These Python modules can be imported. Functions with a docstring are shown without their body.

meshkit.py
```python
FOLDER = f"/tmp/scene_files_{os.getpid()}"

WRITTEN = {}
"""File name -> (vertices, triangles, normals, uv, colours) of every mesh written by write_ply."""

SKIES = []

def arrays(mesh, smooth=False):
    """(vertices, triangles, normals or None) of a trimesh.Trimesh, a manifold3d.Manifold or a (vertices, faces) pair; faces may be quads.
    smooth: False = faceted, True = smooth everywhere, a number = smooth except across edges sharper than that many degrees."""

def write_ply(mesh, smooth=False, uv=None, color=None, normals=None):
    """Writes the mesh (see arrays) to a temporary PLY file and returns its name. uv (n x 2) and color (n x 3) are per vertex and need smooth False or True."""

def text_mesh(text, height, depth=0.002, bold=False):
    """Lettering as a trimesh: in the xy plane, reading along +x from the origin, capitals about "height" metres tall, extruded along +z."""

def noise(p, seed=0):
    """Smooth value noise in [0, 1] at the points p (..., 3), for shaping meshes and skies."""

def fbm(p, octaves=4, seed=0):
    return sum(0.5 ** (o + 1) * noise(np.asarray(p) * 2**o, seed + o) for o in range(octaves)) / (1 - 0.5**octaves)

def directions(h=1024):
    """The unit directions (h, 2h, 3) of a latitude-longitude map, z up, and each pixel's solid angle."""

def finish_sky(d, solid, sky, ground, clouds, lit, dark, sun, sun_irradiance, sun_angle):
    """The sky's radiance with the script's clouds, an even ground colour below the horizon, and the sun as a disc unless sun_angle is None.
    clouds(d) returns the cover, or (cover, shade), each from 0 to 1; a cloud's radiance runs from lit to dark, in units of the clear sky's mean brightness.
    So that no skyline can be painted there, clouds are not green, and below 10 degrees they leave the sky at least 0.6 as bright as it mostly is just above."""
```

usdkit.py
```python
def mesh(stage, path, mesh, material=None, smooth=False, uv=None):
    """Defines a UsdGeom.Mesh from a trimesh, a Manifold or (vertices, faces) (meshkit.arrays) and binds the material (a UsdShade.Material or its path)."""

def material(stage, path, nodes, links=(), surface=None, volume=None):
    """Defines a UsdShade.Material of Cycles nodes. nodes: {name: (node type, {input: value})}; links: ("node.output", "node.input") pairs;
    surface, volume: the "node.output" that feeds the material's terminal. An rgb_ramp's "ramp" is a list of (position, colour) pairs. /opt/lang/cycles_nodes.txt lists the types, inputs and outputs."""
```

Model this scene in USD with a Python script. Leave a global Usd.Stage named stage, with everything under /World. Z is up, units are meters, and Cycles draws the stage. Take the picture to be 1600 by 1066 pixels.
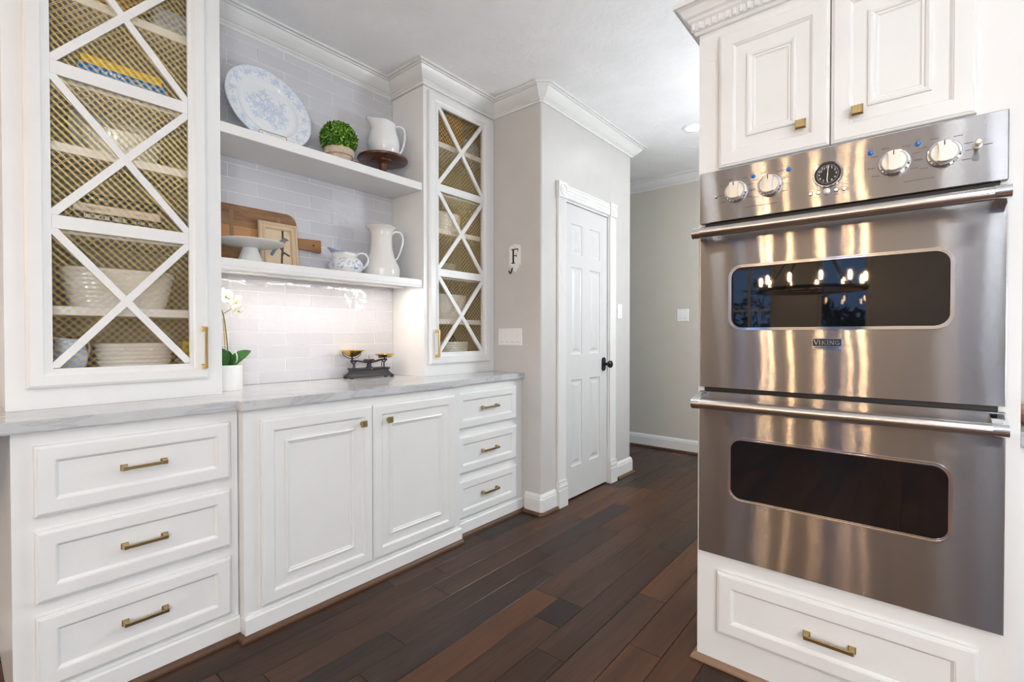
import math, random
import numpy as np, trimesh, usdkit, meshkit
from pxr import Usd, UsdGeom, UsdLux, UsdShade, Gf, Sdf, Vt
from shapely.geometry import Polygon, box as sbox, Point, LineString
from shapely.ops import unary_union

stage = Usd.Stage.CreateInMemory()
UsdGeom.SetStageUpAxis(stage, 'Z')
WORLD = UsdGeom.Xform.Define(stage, '/World')
random.seed(7)
RNG = np.random.default_rng(11)
PI = math.pi

# ------------------------------------------------------------------ camera, sky, exposure
EXPOSURE = 0.30
LENS_FOCAL, APERTURE = 16.7395, 36.0           # 744 px of 1600
YAW, PITCH, ROLL, CAM_H = 40.0721, -0.67246, -0.029, 1.1622
cam = UsdGeom.Camera.Define(stage, '/World/Camera')
cam.CreateFocalLengthAttr(LENS_FOCAL)
cam.CreateHorizontalApertureAttr(APERTURE)
cam.CreateVerticalApertureAttr(APERTURE * 1066 / 1600)
cam.CreateClippingRangeAttr((0.05, 100.0))
cam.CreateExposureAttr(EXPOSURE)
m = (Gf.Matrix4d().SetRotate(Gf.Rotation(Gf.Vec3d(0, 0, 1), ROLL))
     * Gf.Matrix4d().SetRotate(Gf.Rotation(Gf.Vec3d(1, 0, 0), 90 + PITCH))
     * Gf.Matrix4d().SetRotate(Gf.Rotation(Gf.Vec3d(0, 0, 1), YAW))
     * Gf.Matrix4d().SetTranslate(Gf.Vec3d(0, 0, CAM_H)))
cam.AddTransformOp().Set(m)
sky = UsdLux.DomeLight.Define(stage, '/World/Sky')
sky.CreateColorAttr((0.30, 0.52, 1.0))
sky.CreateIntensityAttr(0.38)
CAN_L, BULB_L, STRIP_L, UNSEEN_GLOBE_L = 38.0, 240.0, 36.0, 30.5
CAN_RGB, BULB_RGB, STRIP_RGB = (0.97, 0.985, 1.0), (1.0, 0.65, 0.34), (1.0, 0.89, 0.79)

# ------------------------------------------------------------------ materials
LOOKS = {}


def mat(name, nodes, links=(), surface='p.BSDF'):
    LOOKS[name] = usdkit.material(stage, '/World/Looks/' + name, nodes, links, surface=surface)
    return LOOKS[name]


def plain(name, color, rough=0.5, metallic=0.0, bump=0.0, scale=60.0, var=0.0, vscale=8.0, **kw):
    """principled with a little procedural tone variation and bump in object space"""
    n = {'tc': ('texture_coordinate', {}), 'p': ('principled_bsdf', dict(base_color=color, roughness=rough, metallic=metallic, **kw))}
    l = []
    n['n'] = ('noise_texture', {'scale': vscale, 'detail': 3.0})
    lo = tuple(c * (1 - var) for c in color)
    hi = tuple(min(1, c * (1 + var)) for c in color)
    n['r'] = ('rgb_ramp', {'ramp': [(0.3, lo), (0.7, hi)]})
    l += [('tc.object', 'n.vector'), ('n.fac', 'r.fac'), ('r.color', 'p.base_color')]
    if bump:
        n['bn'] = ('noise_texture', {'scale': scale, 'detail': 4.0})
        n['b'] = ('bump', {'strength': 1.0, 'distance': bump})
        l += [('tc.object', 'bn.vector'), ('bn.fac', 'b.height'), ('b.normal', 'p.normal')]
    return mat(name, n, l)


plain('white_paint', (0.80, 0.80, 0.795), 0.32, bump=0.00025, scale=90, var=0.012)
plain('trim_paint', (0.78, 0.78, 0.77), 0.35, bump=0.0003, scale=70, var=0.012)
plain('door_paint', (0.66, 0.66, 0.655), 0.38, bump=0.0003, scale=80, var=0.015)
plain('wall_paint', (0.60, 0.585, 0.565), 0.33, bump=0.0008, scale=160, var=0.02)
plain('wall_hall', (0.60, 0.575, 0.515), 0.42, bump=0.0008, scale=160, var=0.02)
plain('ceiling_paint', (0.90, 0.90, 0.91), 0.75, bump=0.006, scale=24, var=0.03, vscale=5)
plain('cabinet_inside', (0.40, 0.35, 0.27), 0.6, var=0.05)
plain('grout', (0.92, 0.92, 0.92), 0.8, var=0.03)
plain('black_gap', (0.006, 0.006, 0.006), 0.5)
plain('black_plastic', (0.012, 0.012, 0.013), 0.35)
plain('black_iron', (0.022, 0.021, 0.022), 0.45, bump=0.0006, scale=200, var=0.2)
plain('dark_bronze', (0.012, 0.011, 0.010), 0.35, metallic=0.4)
plain('chandelier_wood', (0.045, 0.026, 0.016), 0.6, var=0.3)
plain('brass', (0.66, 0.46, 0.20), 0.30, metallic=1.0, var=0.06)
plain('aged_brass', (0.50, 0.38, 0.19), 0.33, metallic=1.0, var=0.10)
plain('bright_brass', (0.92, 0.60, 0.16), 0.16, metallic=1.0, var=0.04)
plain('wire_brass', (0.98, 0.72, 0.30), 0.38, metallic=1.0, var=0.05)
plain('chrome', (0.82, 0.82, 0.84), 0.07, metallic=1.0)
plain('satin_nickel', (0.78, 0.75, 0.70), 0.36, metallic=0.55, var=0.02)
plain('switch_plastic', (0.86, 0.86, 0.86), 0.3)
plain('print_grey', (0.10, 0.10, 0.11), 0.5)
plain('print_white', (0.85, 0.85, 0.85), 0.5)
plain('print_black', (0.015, 0.015, 0.015), 0.5)
plain('ceramic', (0.80, 0.81, 0.82), 0.07, var=0.01, coat_weight=0.3)
plain('ceramic_cream', (0.76, 0.75, 0.72), 0.10, var=0.01)
plain('ceramic_matte', (0.74, 0.74, 0.72), 0.35, var=0.01)
plain('pot_white', (0.82, 0.82, 0.81), 0.4, var=0.01)
plain('clay', (0.56, 0.45, 0.35), 0.85, bump=0.002, scale=90, var=0.18, vscale=40)
plain('moss', (0.06, 0.05, 0.03), 0.9, var=0.3, vscale=80)
plain('stem_green', (0.16, 0.24, 0.05), 0.5, var=0.2)
plain('stake_wood', (0.62, 0.36, 0.16), 0.6, var=0.1)
plain('petal', (0.88, 0.86, 0.78), 0.5, var=0.02)
plain('orchid_leaf', (0.05, 0.17, 0.035), 0.3, var=0.25, vscale=30)
plain('led_blue', (0.01, 0.16, 0.55), 0.12, coat_weight=1.0)
plain('paper_tan', (0.66, 0.51, 0.35), 0.7, var=0.06, vscale=30)
plain('bird_blue', (0.10, 0.17, 0.20), 0.6, var=0.2, vscale=120)
plain('bird_rust', (0.50, 0.16, 0.09), 0.6, var=0.15, vscale=120)
plain('branch_dark', (0.07, 0.055, 0.05), 0.7, var=0.3, vscale=120)
plain('book_yellow', (0.80, 0.53, 0.06), 0.4, var=0.15, vscale=40)
plain('book_blue', (0.01, 0.19, 0.52), 0.35, var=0.05)
plain('book_green', (0.035, 0.042, 0.036), 0.4, var=0.1)
plain('book_cream', (0.76, 0.65, 0.58), 0.5, var=0.05)
plain('book_navy', (0.012, 0.013, 0.022), 0.35, var=0.1)
plain('book_red', (0.25, 0.05, 0.04), 0.5, var=0.5, vscale=120)
plain('pages', (0.74, 0.70, 0.62), 0.8, var=0.06, vscale=200)
plain('wicker', (0.30, 0.15, 0.06), 0.7, bump=0.002, scale=150, var=0.45, vscale=90)
plain('gingham', (0.36, 0.43, 0.52), 0.85, var=0.25, vscale=60)
plain('green_glass', (0.02, 0.10, 0.075), 0.15)
plain('wire_steel', (0.6, 0.6, 0.6), 0.3, metallic=1.0)
plain('stone_dark', (0.10, 0.10, 0.10), 0.5)
plain('oven_glass', (0.004, 0.004, 0.005), 0.02, ior=1.65)
plain('outdoor_ground', (0.03, 0.05, 0.03), 0.9)
plain('yellow_label', (0.62, 0.44, 0.05), 0.5, var=0.3, vscale=60)
plain('basket_brown', (0.20, 0.09, 0.04), 0.6, var=0.3, vscale=60)


def emit(name, rgb, strength):
    mat(name, {'e': ('emission', {'color': rgb, 'strength': strength})}, surface='e.emission')


emit('can_glow', CAN_RGB, CAN_L)
emit('bulb_glow', BULB_RGB, BULB_L)
emit('strip_glow', STRIP_RGB, STRIP_L)
emit('unseen_globe_glow', (0.90, 0.955, 1.0), UNSEEN_GLOBE_L)  # glow of the globe lamps out of view, mostly added fill


def steel(name, color, rough, aniso, wob=0.02):
    """brushed metal: horizontal grooves stretch reflections up and down, the sheet itself is slightly wavy"""
    n = {'g': ('geometry', {}), 'tc': ('texture_coordinate', {}), 'mp': ('mapping', {'scale': (1.0, 1.0, 60.0)}), 'n': ('noise_texture', {'scale': 26.0, 'detail': 4.0}),
         'r': ('rgb_ramp', {'ramp': [(0.3, tuple(c * 0.92 for c in color)), (0.7, color)]}), 't': ('combine_xyz', {'x': 1.0, 'y': 0.0, 'z': 0.0}),
         'p': ('glossy_bsdf', {'color': color, 'roughness': rough, 'anisotropy': aniso, 'distribution': 'ggx'}),
         'mw': ('mapping', {'scale': (1.6, 1.0, 1.0)}), 'wn': ('noise_texture', {'scale': 4.5, 'detail': 1.0}), 'x': ('math', {'math_type': 'multiply_add', 'value2': wob, 'value3': -0.5 * wob}),
         'c': ('combine_xyz', {}), 'add': ('vector_math', {'math_type': 'add'}), 'nm': ('vector_math', {'math_type': 'normalize'})}
    l = [('tc.object', 'mp.vector'), ('mp.vector', 'n.vector'), ('n.fac', 'r.fac'), ('r.color', 'p.color'), ('t.vector', 'p.tangent'),
         ('g.position', 'mw.vector'), ('mw.vector', 'wn.vector'), ('wn.fac', 'x.value1'), ('x.value', 'c.x'), ('g.normal', 'add.vector1'), ('c.vector', 'add.vector2'), ('add.vector', 'nm.vector1'), ('nm.vector', 'p.normal')]
    mat(name, n, l)


steel('brushed_steel', (0.405, 0.40, 0.408), 0.155, 0.87, 0.014)
plain('handle_steel', (0.66, 0.64, 0.62), 0.22, metallic=1.0)

# glazed handmade tile: soft waves in the glaze
mat('tile_glaze', {'tc': ('texture_coordinate', {}), 'oi': ('geometry', {}), 'ob': ('object_info', {}),
                   'n': ('noise_texture', {'scale': 14.0, 'detail': 2.0}), 'b': ('bump', {'strength': 1.0, 'distance': 0.0035}),
                   'r': ('rgb_ramp', {'ramp': [(0.0, (0.585, 0.58, 0.61)), (1.0, (0.64, 0.635, 0.665))]}),
                   'p': ('principled_bsdf', {'roughness': 0.07, 'coat_weight': 0.3})},
    [('oi.position', 'n.vector'), ('n.fac', 'b.height'), ('b.normal', 'p.normal'), ('ob.random', 'r.fac'), ('r.color', 'p.base_color')])

# pale quartzite with grey veins
mat('quartzite', {'g': ('geometry', {}), 'mp': ('mapping', {'scale': (1.0, 0.45, 1.6), 'rotation': (0.0, 0.3, 0.35)}),
                  'n': ('noise_texture', {'scale': 5.0, 'detail': 8.0, 'roughness': 0.62, 'distortion': 1.6}),
                  'r': ('rgb_ramp', {'ramp': [(0.0, (0.48, 0.49, 0.51)), (0.42, (0.55, 0.56, 0.575)), (0.47, (0.45, 0.455, 0.47)), (0.495, (0.55, 0.56, 0.575)), (0.65, (0.60, 0.605, 0.615)), (1.0, (0.53, 0.535, 0.55))]}),
                  'p': ('principled_bsdf', {'roughness': 0.10})},
    [('g.position', 'mp.vector'), ('mp.vector', 'n.vector'), ('n.fac', 'r.fac'), ('r.color', 'p.base_color')])


def wood(name, dark, light, rough, axis='y', scale=9.0, stretch=0.07, bump=0.0006, vary=0.35, coat=0.0, spec=0.5):
    s = {'x': (stretch, 1, 1), 'y': (1, stretch, 1), 'z': (1, 1, stretch)}[axis]
    mid = tuple((a + b) / 2 for a, b in zip(dark, light))
    mat(name, {'tc': ('geometry', {}), 'oi': ('object_info', {}), 'off': ('combine_xyz', {}), 'mul': ('math', {'math_type': 'multiply', 'value2': 37.0}),
               'add': ('vector_math', {'math_type': 'add'}),
               'mp': ('mapping', {'scale': s}), 'n': ('noise_texture', {'scale': scale, 'detail': 8.0, 'roughness': 0.65, 'distortion': 0.8}),
               'f': ('noise_texture', {'scale': scale * 9, 'detail': 3.0}),
               'r': ('rgb_ramp', {'ramp': [(0.25, dark), (0.5, mid), (0.75, light)]}),
               'hv': ('map_range', {'from_min': 0.0, 'from_max': 1.0, 'to_min': 1.0 - vary, 'to_max': 1.0 + vary}),
               'h': ('hsv', {'saturation': 1.0, 'value': 1.0}),
               'rr': ('map_range', {'from_min': 0.2, 'from_max': 0.8, 'to_min': rough * 0.75, 'to_max': rough * 1.3}),
               'b': ('bump', {'strength': 1.0, 'distance': bump}),
               'p': ('principled_bsdf', {'roughness': rough, 'coat_weight': coat, 'coat_roughness': 0.15, 'specular_ior_level': spec})},
        [('oi.random', 'mul.value1'), ('mul.value', 'off.x'), ('mul.value', 'off.z'), ('tc.position', 'add.vector1'), ('off.vector', 'add.vector2'),
         ('add.vector', 'mp.vector'), ('mp.vector', 'n.vector'), ('mp.vector', 'f.vector'), ('n.fac', 'r.fac'), ('oi.random', 'hv.value'), ('hv.result', 'h.value'),
         ('r.color', 'h.color'), ('h.color', 'p.base_color'), ('f.fac', 'rr.value'), ('rr.result', 'p.roughness'), ('f.fac', 'b.height'), ('b.normal', 'p.normal')])


wood('floor_dark', (0.018, 0.0085, 0.0055), (0.080, 0.038, 0.022), 0.36, spec=0.26, bump=0.0009, vary=0.30)
wood('floor_red', (0.038, 0.015, 0.0075), (0.140, 0.060, 0.028), 0.38, spec=0.26, bump=0.0009, vary=0.22)
wood('floor_black', (0.012, 0.0075, 0.006), (0.048, 0.028, 0.020), 0.35, spec=0.26, bump=0.0009, vary=0.25)
wood('shoe_wood', (0.060, 0.028, 0.015), (0.16, 0.080, 0.042), 0.4, vary=0.1)
wood('shoe_wood_pale', (0.17, 0.10, 0.06), (0.36, 0.23, 0.15), 0.5, axis='x', scale=14, vary=0.1)
wood('walnut', (0.060, 0.017, 0.008), (0.155, 0.046, 0.019), 0.22, axis='x', scale=14, vary=0.05, coat=0.4)
wood('board_brown', (0.085, 0.036, 0.014), (0.44, 0.23, 0.10), 0.45, axis='y', scale=17, stretch=0.17, vary=0.12)
wood('board_honey', (0.30, 0.125, 0.045), (0.62, 0.32, 0.13), 0.45, axis='y', scale=8, vary=0.08)
wood('board_handle', (0.16, 0.065, 0.022), (0.33, 0.15, 0.055), 0.42, axis='y', scale=8, vary=0.05)
wood('board_slot', (0.20, 0.11, 0.05), (0.36, 0.21, 0.10), 0.5, axis='z', scale=12, vary=0.05)
wood('frame_wood', (0.52, 0.37, 0.23), (0.70, 0.53, 0.36), 0.5, axis='z', scale=10, vary=0.04)

# printed colour carried by the mesh (transferware pattern)
mat('transferware', {'a': ('attribute', {'attribute': 'pattern'}), 'p': ('principled_bsdf', {'roughness': 0.06, 'coat_weight': 0.5})}, [('a.color', 'p.base_color')])

# leaves: random tone per leaf, palest paints highlights, a little light through them
for nm, c in (('box_leaf_dark', (0.035, 0.115, 0.012)), ('box_leaf_mid', (0.075, 0.22, 0.018)), ('box_leaf_light', (0.20, 0.42, 0.03)), ('box_leaf_highlight', (0.46, 0.66, 0.07))):
    mat(nm, {'p': ('principled_bsdf', {'roughness': 0.32, 'base_color': c}), 't': ('translucent_bsdf', {'color': c}), 'm': ('mix_closure', {'fac': 0.15})},
        [('p.BSDF', 'm.closure1'), ('t.BSDF', 'm.closure2')], surface='m.closure')
mat('shrub_leaf', {'g': ('geometry', {}), 'r': ('rgb_ramp', {'ramp': [(0.0, (0.02, 0.06, 0.02)), (1.0, (0.10, 0.22, 0.07))]}), 'p': ('principled_bsdf', {'roughness': 0.6})},
    [('g.random_per_island', 'r.fac'), ('r.color', 'p.base_color')])
mat('window_glass', {'f': ('fresnel', {'IOR': 1.5}), 't': ('transparent_bsdf', {'color': (0.97, 0.98, 0.98)}), 'g': ('glossy_bsdf', {'roughness': 0.0, 'color': (1, 1, 1)}), 'm': ('mix_closure', {})},
    [('f.fac', 'm.fac'), ('t.BSDF', 'm.closure1'), ('g.BSDF', 'm.closure2')], surface='m.closure')

# ------------------------------------------------------------------ prims
USED = {}


def free_path(parent, name):
    k = (str(parent), name)
    i = USED.get(k, 0)
    USED[k] = i + 1
    return f'{parent}/{name}' + (f'_{i:03d}' if i else '')


def tag(prim, label=None, cat=None, group=None, kind=None):
    for k, v in (('label', label), ('category', cat), ('group', group), ('kind', kind)):
        if v:
            prim.SetCustomDataByKey(k, v)
    return prim


FRAMES = {}


def thing(name, label, cat, loc=(0, 0, 0), rotz=0.0, group=None, kind=None):
    p = free_path('/World', name)
    x = UsdGeom.Xform.Define(stage, p)
    x.AddTranslateOp().Set(Gf.Vec3d(*map(float, loc)))
    if rotz:
        x.AddRotateZOp().Set(math.degrees(rotz))
    c, s = math.cos(rotz), math.sin(rotz)
    M = np.eye(4)
    M[:3, :3] = [[c, -s, 0], [s, c, 0], [0, 0, 1]]
    M[:3, 3] = loc
    FRAMES[p] = np.linalg.inv(M)
    tag(x.GetPrim(), label, cat, group, kind)
    return p


def part(parent, name, mesh, material, world=True, smooth=False, label=None, kind=None, color=None):
    """a mesh under a thing (or under a part); world=True: the mesh is given in world coordinates"""
    root = '/'.join(parent.split('/')[:3])
    p = free_path(parent, name)
    v, f = np.array(mesh.vertices, float), np.array(mesh.faces)
    if world:
        v = v @ FRAMES[root][:3, :3].T + FRAMES[root][:3, 3]
    o = usdkit.mesh(stage, p, trimesh.Trimesh(v, f, process=False), LOOKS[material], smooth=smooth)
    if color is not None:
        UsdGeom.PrimvarsAPI(o).CreatePrimvar('pattern', Sdf.ValueTypeNames.Color3fArray, 'vertex').Set(Vt.Vec3fArray.FromNumpy(np.asarray(color, np.float32)))
    tag(o.GetPrim(), label, None, None, kind)
    return p


def copy_thing(src, loc, label, rotz=0.0, group=None):
    """an instance of a whole thing under the next number"""
    base = src.split('/')[-1]
    p = free_path('/World', base)
    x = UsdGeom.Xform.Define(stage, p)
    pr = x.GetPrim()
    pr.GetReferences().AddInternalReference(Sdf.Path(src))
    was = stage.GetPrimAtPath(src).GetCustomData()
    x.ClearXformOpOrder()
    x.AddTranslateOp(opSuffix='copy').Set(Gf.Vec3d(*map(float, loc)))
    if rotz:
        x.AddRotateZOp(opSuffix='copy').Set(math.degrees(rotz))
    pr.SetInstanceable(True)
    tag(pr, label, was.get('category'), group or was.get('group'))
    return p


# ------------------------------------------------------------------ mesh helpers
cat = trimesh.util.concatenate


def T(v, f):
    return trimesh.Trimesh(np.asarray(v, float), np.asarray(f, int), process=False)


def bx(x0, x1, y0, y1, z0, z1, b=0.0):
    x0, x1 = sorted((x0, x1)); y0, y1 = sorted((y0, y1)); z0, z1 = sorted((z0, z1))
    if b <= 0:
        m = trimesh.creation.box((x1 - x0, y1 - y0, z1 - z0))
        m.apply_translation(((x0 + x1) / 2, (y0 + y1) / 2, (z0 + z1) / 2))
        return m
    b = min(b, (x1 - x0) / 2.01, (y1 - y0) / 2.01, (z1 - z0) / 2.01)
    p = []
    for i, X in enumerate((x0, x1)):
        for j, Y in enumerate((y0, y1)):
            for k, Z in enumerate((z0, z1)):
                sx, sy, sz = (b, -b)[i], (b, -b)[j], (b, -b)[k]
                p += [(X, Y + sy, Z + sz), (X + sx, Y, Z + sz), (X + sx, Y + sy, Z)]
    return trimesh.convex.convex_hull(np.array(p))


def hull(*meshes_or_pts):
    return trimesh.convex.convex_hull(np.vstack([getattr(a, 'vertices', a) for a in meshes_or_pts]))


def extrude(poly, h):
    """polygon in xy, extruded along +z"""
    gs = getattr(poly, 'geoms', [poly])
    return cat([trimesh.creation.extrude_polygon(g, h, engine='earcut') for g in gs])


def orient(m, xdir, ydir, origin):
    """maps local x, y, z to the given world directions"""
    x, y = np.array(xdir, float), np.array(ydir, float)
    M = np.eye(4)
    M[:3, 0], M[:3, 1], M[:3, 2], M[:3, 3] = x, y, np.cross(x, y), origin
    m = m.copy(); m.apply_transform(M)
    return m


def on_left(m, x):      # local x -> world y, local y -> world z, local z -> world +x (out of the left wall)
    return orient(m, (0, 1, 0), (0, 0, 1), (x, 0, 0))


def on_front(m, y):     # local x -> world x, local y -> world z, local z -> world -y (out of a wall that faces the camera)
    return orient(m, (1, 0, 0), (0, 0, 1), (0, y, 0))


def rect_rings(a0, a1, b0, b1, prof, cap=True):
    """a rectangle in xy with a moulded edge: prof = [(inset, height), ...] from the outside in; cap closes the middle"""
    v, f = [], []
    for i, h in prof:
        v += [(a0 + i, b0 + i, h), (a1 - i, b0 + i, h), (a1 - i, b1 - i, h), (a0 + i, b1 - i, h)]
    for k in range(len(prof) - 1):
        for j in range(4):
            p, q = 4 * k + j, 4 * k + (j + 1) % 4
            f += [(p, q, q + 4), (p, q + 4, p + 4)]
    if cap:
        n = 4 * (len(prof) - 1)
        f += [(n, n + 1, n + 2), (n, n + 2, n + 3)]
    return T(v, f)


def lathe(prof, n=48):
    """[(radius, z), ...] round z"""
    p = np.array(prof, float)
    th = np.arange(n) * 2 * PI / n
    v = np.stack([p[:, None, 0] * np.cos(th), p[:, None, 0] * np.sin(th), np.broadcast_to(p[:, None, 1], (len(p), n))], -1).reshape(-1, 3)
    f = []
    for i in range(len(p) - 1):
        for j in range(n):
            a, b = i * n + j, i * n + (j + 1) % n
            f += [(a, b, b + n), (a, b + n, a + n)]
    return T(v, f)


def spline(pts, n=40):
    from scipy.interpolate import CubicSpline
    p = np.array(pts, float)
    t = np.r_[0, np.cumsum(np.linalg.norm(np.diff(p, axis=0), axis=1))]
    return CubicSpline(t, p)(np.linspace(0, t[-1], n))


def tube(pts, r, sides=10, caps=True, flat=1.0, ref=None):
    p = np.asarray(pts, float)
    t = np.gradient(p, axis=0); t /= np.linalg.norm(t, axis=1, keepdims=True) + 1e-12
    n = np.array(ref if ref is not None else ([0, 0, 1.0] if abs(t[0][2]) < 0.9 else [1.0, 0, 0]), float)
    A, B = [], []
    for k in range(len(p)):
        n = n - t[k] * (n @ t[k]); n /= np.linalg.norm(n) + 1e-12
        A.append(n.copy()); B.append(np.cross(t[k], n))
    A, B = np.array(A), np.array(B)
    r = np.broadcast_to(r, (len(p),))
    ang = np.arange(sides) * 2 * PI / sides
    v = p[:, None] + r[:, None, None] * (np.cos(ang)[None, :, None] * A[:, None] * flat + np.sin(ang)[None, :, None] * B[:, None])
    v = v.reshape(-1, 3); f = []
    for i in range(len(p) - 1):
        for j in range(sides):
            a, b = i * sides + j, i * sides + (j + 1) % sides
            f += [(a, b, b + sides), (a, b + sides, a + sides)]
    if caps:
        for base, o in ((0, 1), ((len(p) - 1) * sides, 0)):
            for j in range(1, sides - 1):
                f.append((base, base + j + 1, base + j) if o else (base, base + j, base + j + 1))
    return T(v, f)


def rod(a, b, r, sides=12):
    return tube(np.array([a, b], float), r, sides)


def sweep(prof, path, side=1, closed=False):
    """moulding: prof = [(out, z)] swept along an xy path with mitred corners; out goes to the path's right (side=1) or left (-1)"""
    P = np.array(path, float); n = len(P)
    d = np.diff(P, axis=0); d /= np.linalg.norm(d, axis=1, keepdims=True)
    nr = np.stack([d[:, 1], -d[:, 0]], 1) * side
    off = []
    for i in range(n):
        if i == 0: off.append(nr[0])
        elif i == n - 1: off.append(nr[-1])
        else:
            b = nr[i - 1] + nr[i]; off.append(b / (b @ nr[i]))
    off = np.array(off); m_ = len(prof)
    v = np.array([[(*(P[i] + off[i] * o), z) for o, z in prof] for i in range(n)]).reshape(-1, 3)
    f = []
    for i in range(n - 1):
        for j in range(m_):
            a, b = i * m_ + j, i * m_ + (j + 1) % m_
            f += [(a, b, b + m_), (a, b + m_, a + m_)]
    cap = trimesh.creation.triangulate_polygon(Polygon(prof), engine='earcut')
    idx = [int(np.argmin(np.abs(np.array(prof) - q).sum(1))) for q in cap[0]]
    for t in cap[1]:
        a, b, c = (idx[k] for k in t)
        f += [(a, b, c), ((n - 1) * m_ + a, (n - 1) * m_ + c, (n - 1) * m_ + b)]
    out = T(v, f)
    trimesh.repair.fix_normals(out)
    return out


def rrect(x0, x1, y0, y1, r, n=8):
    return sbox(x0 + r, y0 + r, x1 - r, y1 - r).buffer(r, quad_segs=n)


def disc_prism(r, h, n=32):
    m_ = trimesh.creation.cylinder(radius=r, height=h, sections=n); m_.apply_translation((0, 0, h / 2)); return m_


def shift(m_, *d):
    m_ = m_.copy(); m_.apply_translation(d); return m_


def strokes(segs):
    """lettering from strokes: (x0, y0, x1, y1, width), merged into one outline"""
    return unary_union([LineString([(a, b), (c, d)]).buffer(w / 2, cap_style=2) for a, b, c, d, w in segs])


# ================================================================== THE SETTING
XB, XUP, YN0, YN1, YWS, XDW = -2.557, -2.2428, 0.754, 1.8445, 2.467, -1.829
CEIL, YBACK, YFRONT, XR = 2.75, 4.708, -5.57, 3.4
YKW = 2.40                                     # wall behind the ovens

# ---- floor of planks
fl = thing('floor', 'dark hand-scraped hardwood plank floor running towards the hallway', 'floor', kind='structure')
part(fl, 'subfloor', bx(-4.6, XR, YFRONT, YBACK, -0.06, -0.0125), 'black_gap')
PW, X0P = 0.127, -1.446


def plank(x0, x1, y0, y1, z=0.0, t=0.012):
    g, c = 0.0007, 0.0016
    x0 += g; x1 -= g; y0 += g; y1 -= g
    v = [(x0, y0, -t), (x1, y0, -t), (x1, y1, -t), (x0, y1, -t), (x0, y0, z - c), (x1, y0, z - c), (x1, y1, z - c), (x0, y1, z - c),
         (x0 + c, y0 + c, z), (x1 - c, y0 + c, z), (x1 - c, y1 - c, z), (x0 + c, y1 - c, z)]
    f = []
    for a in (0, 4):
        for j in range(4):
            p, q = a + j, a + (j + 1) % 4
            f += [(p, q, q + 4), (p, q + 4, p + 4)]
    f += [(8, 9, 10), (8, 10, 11)]
    return T(v, f)


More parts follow.
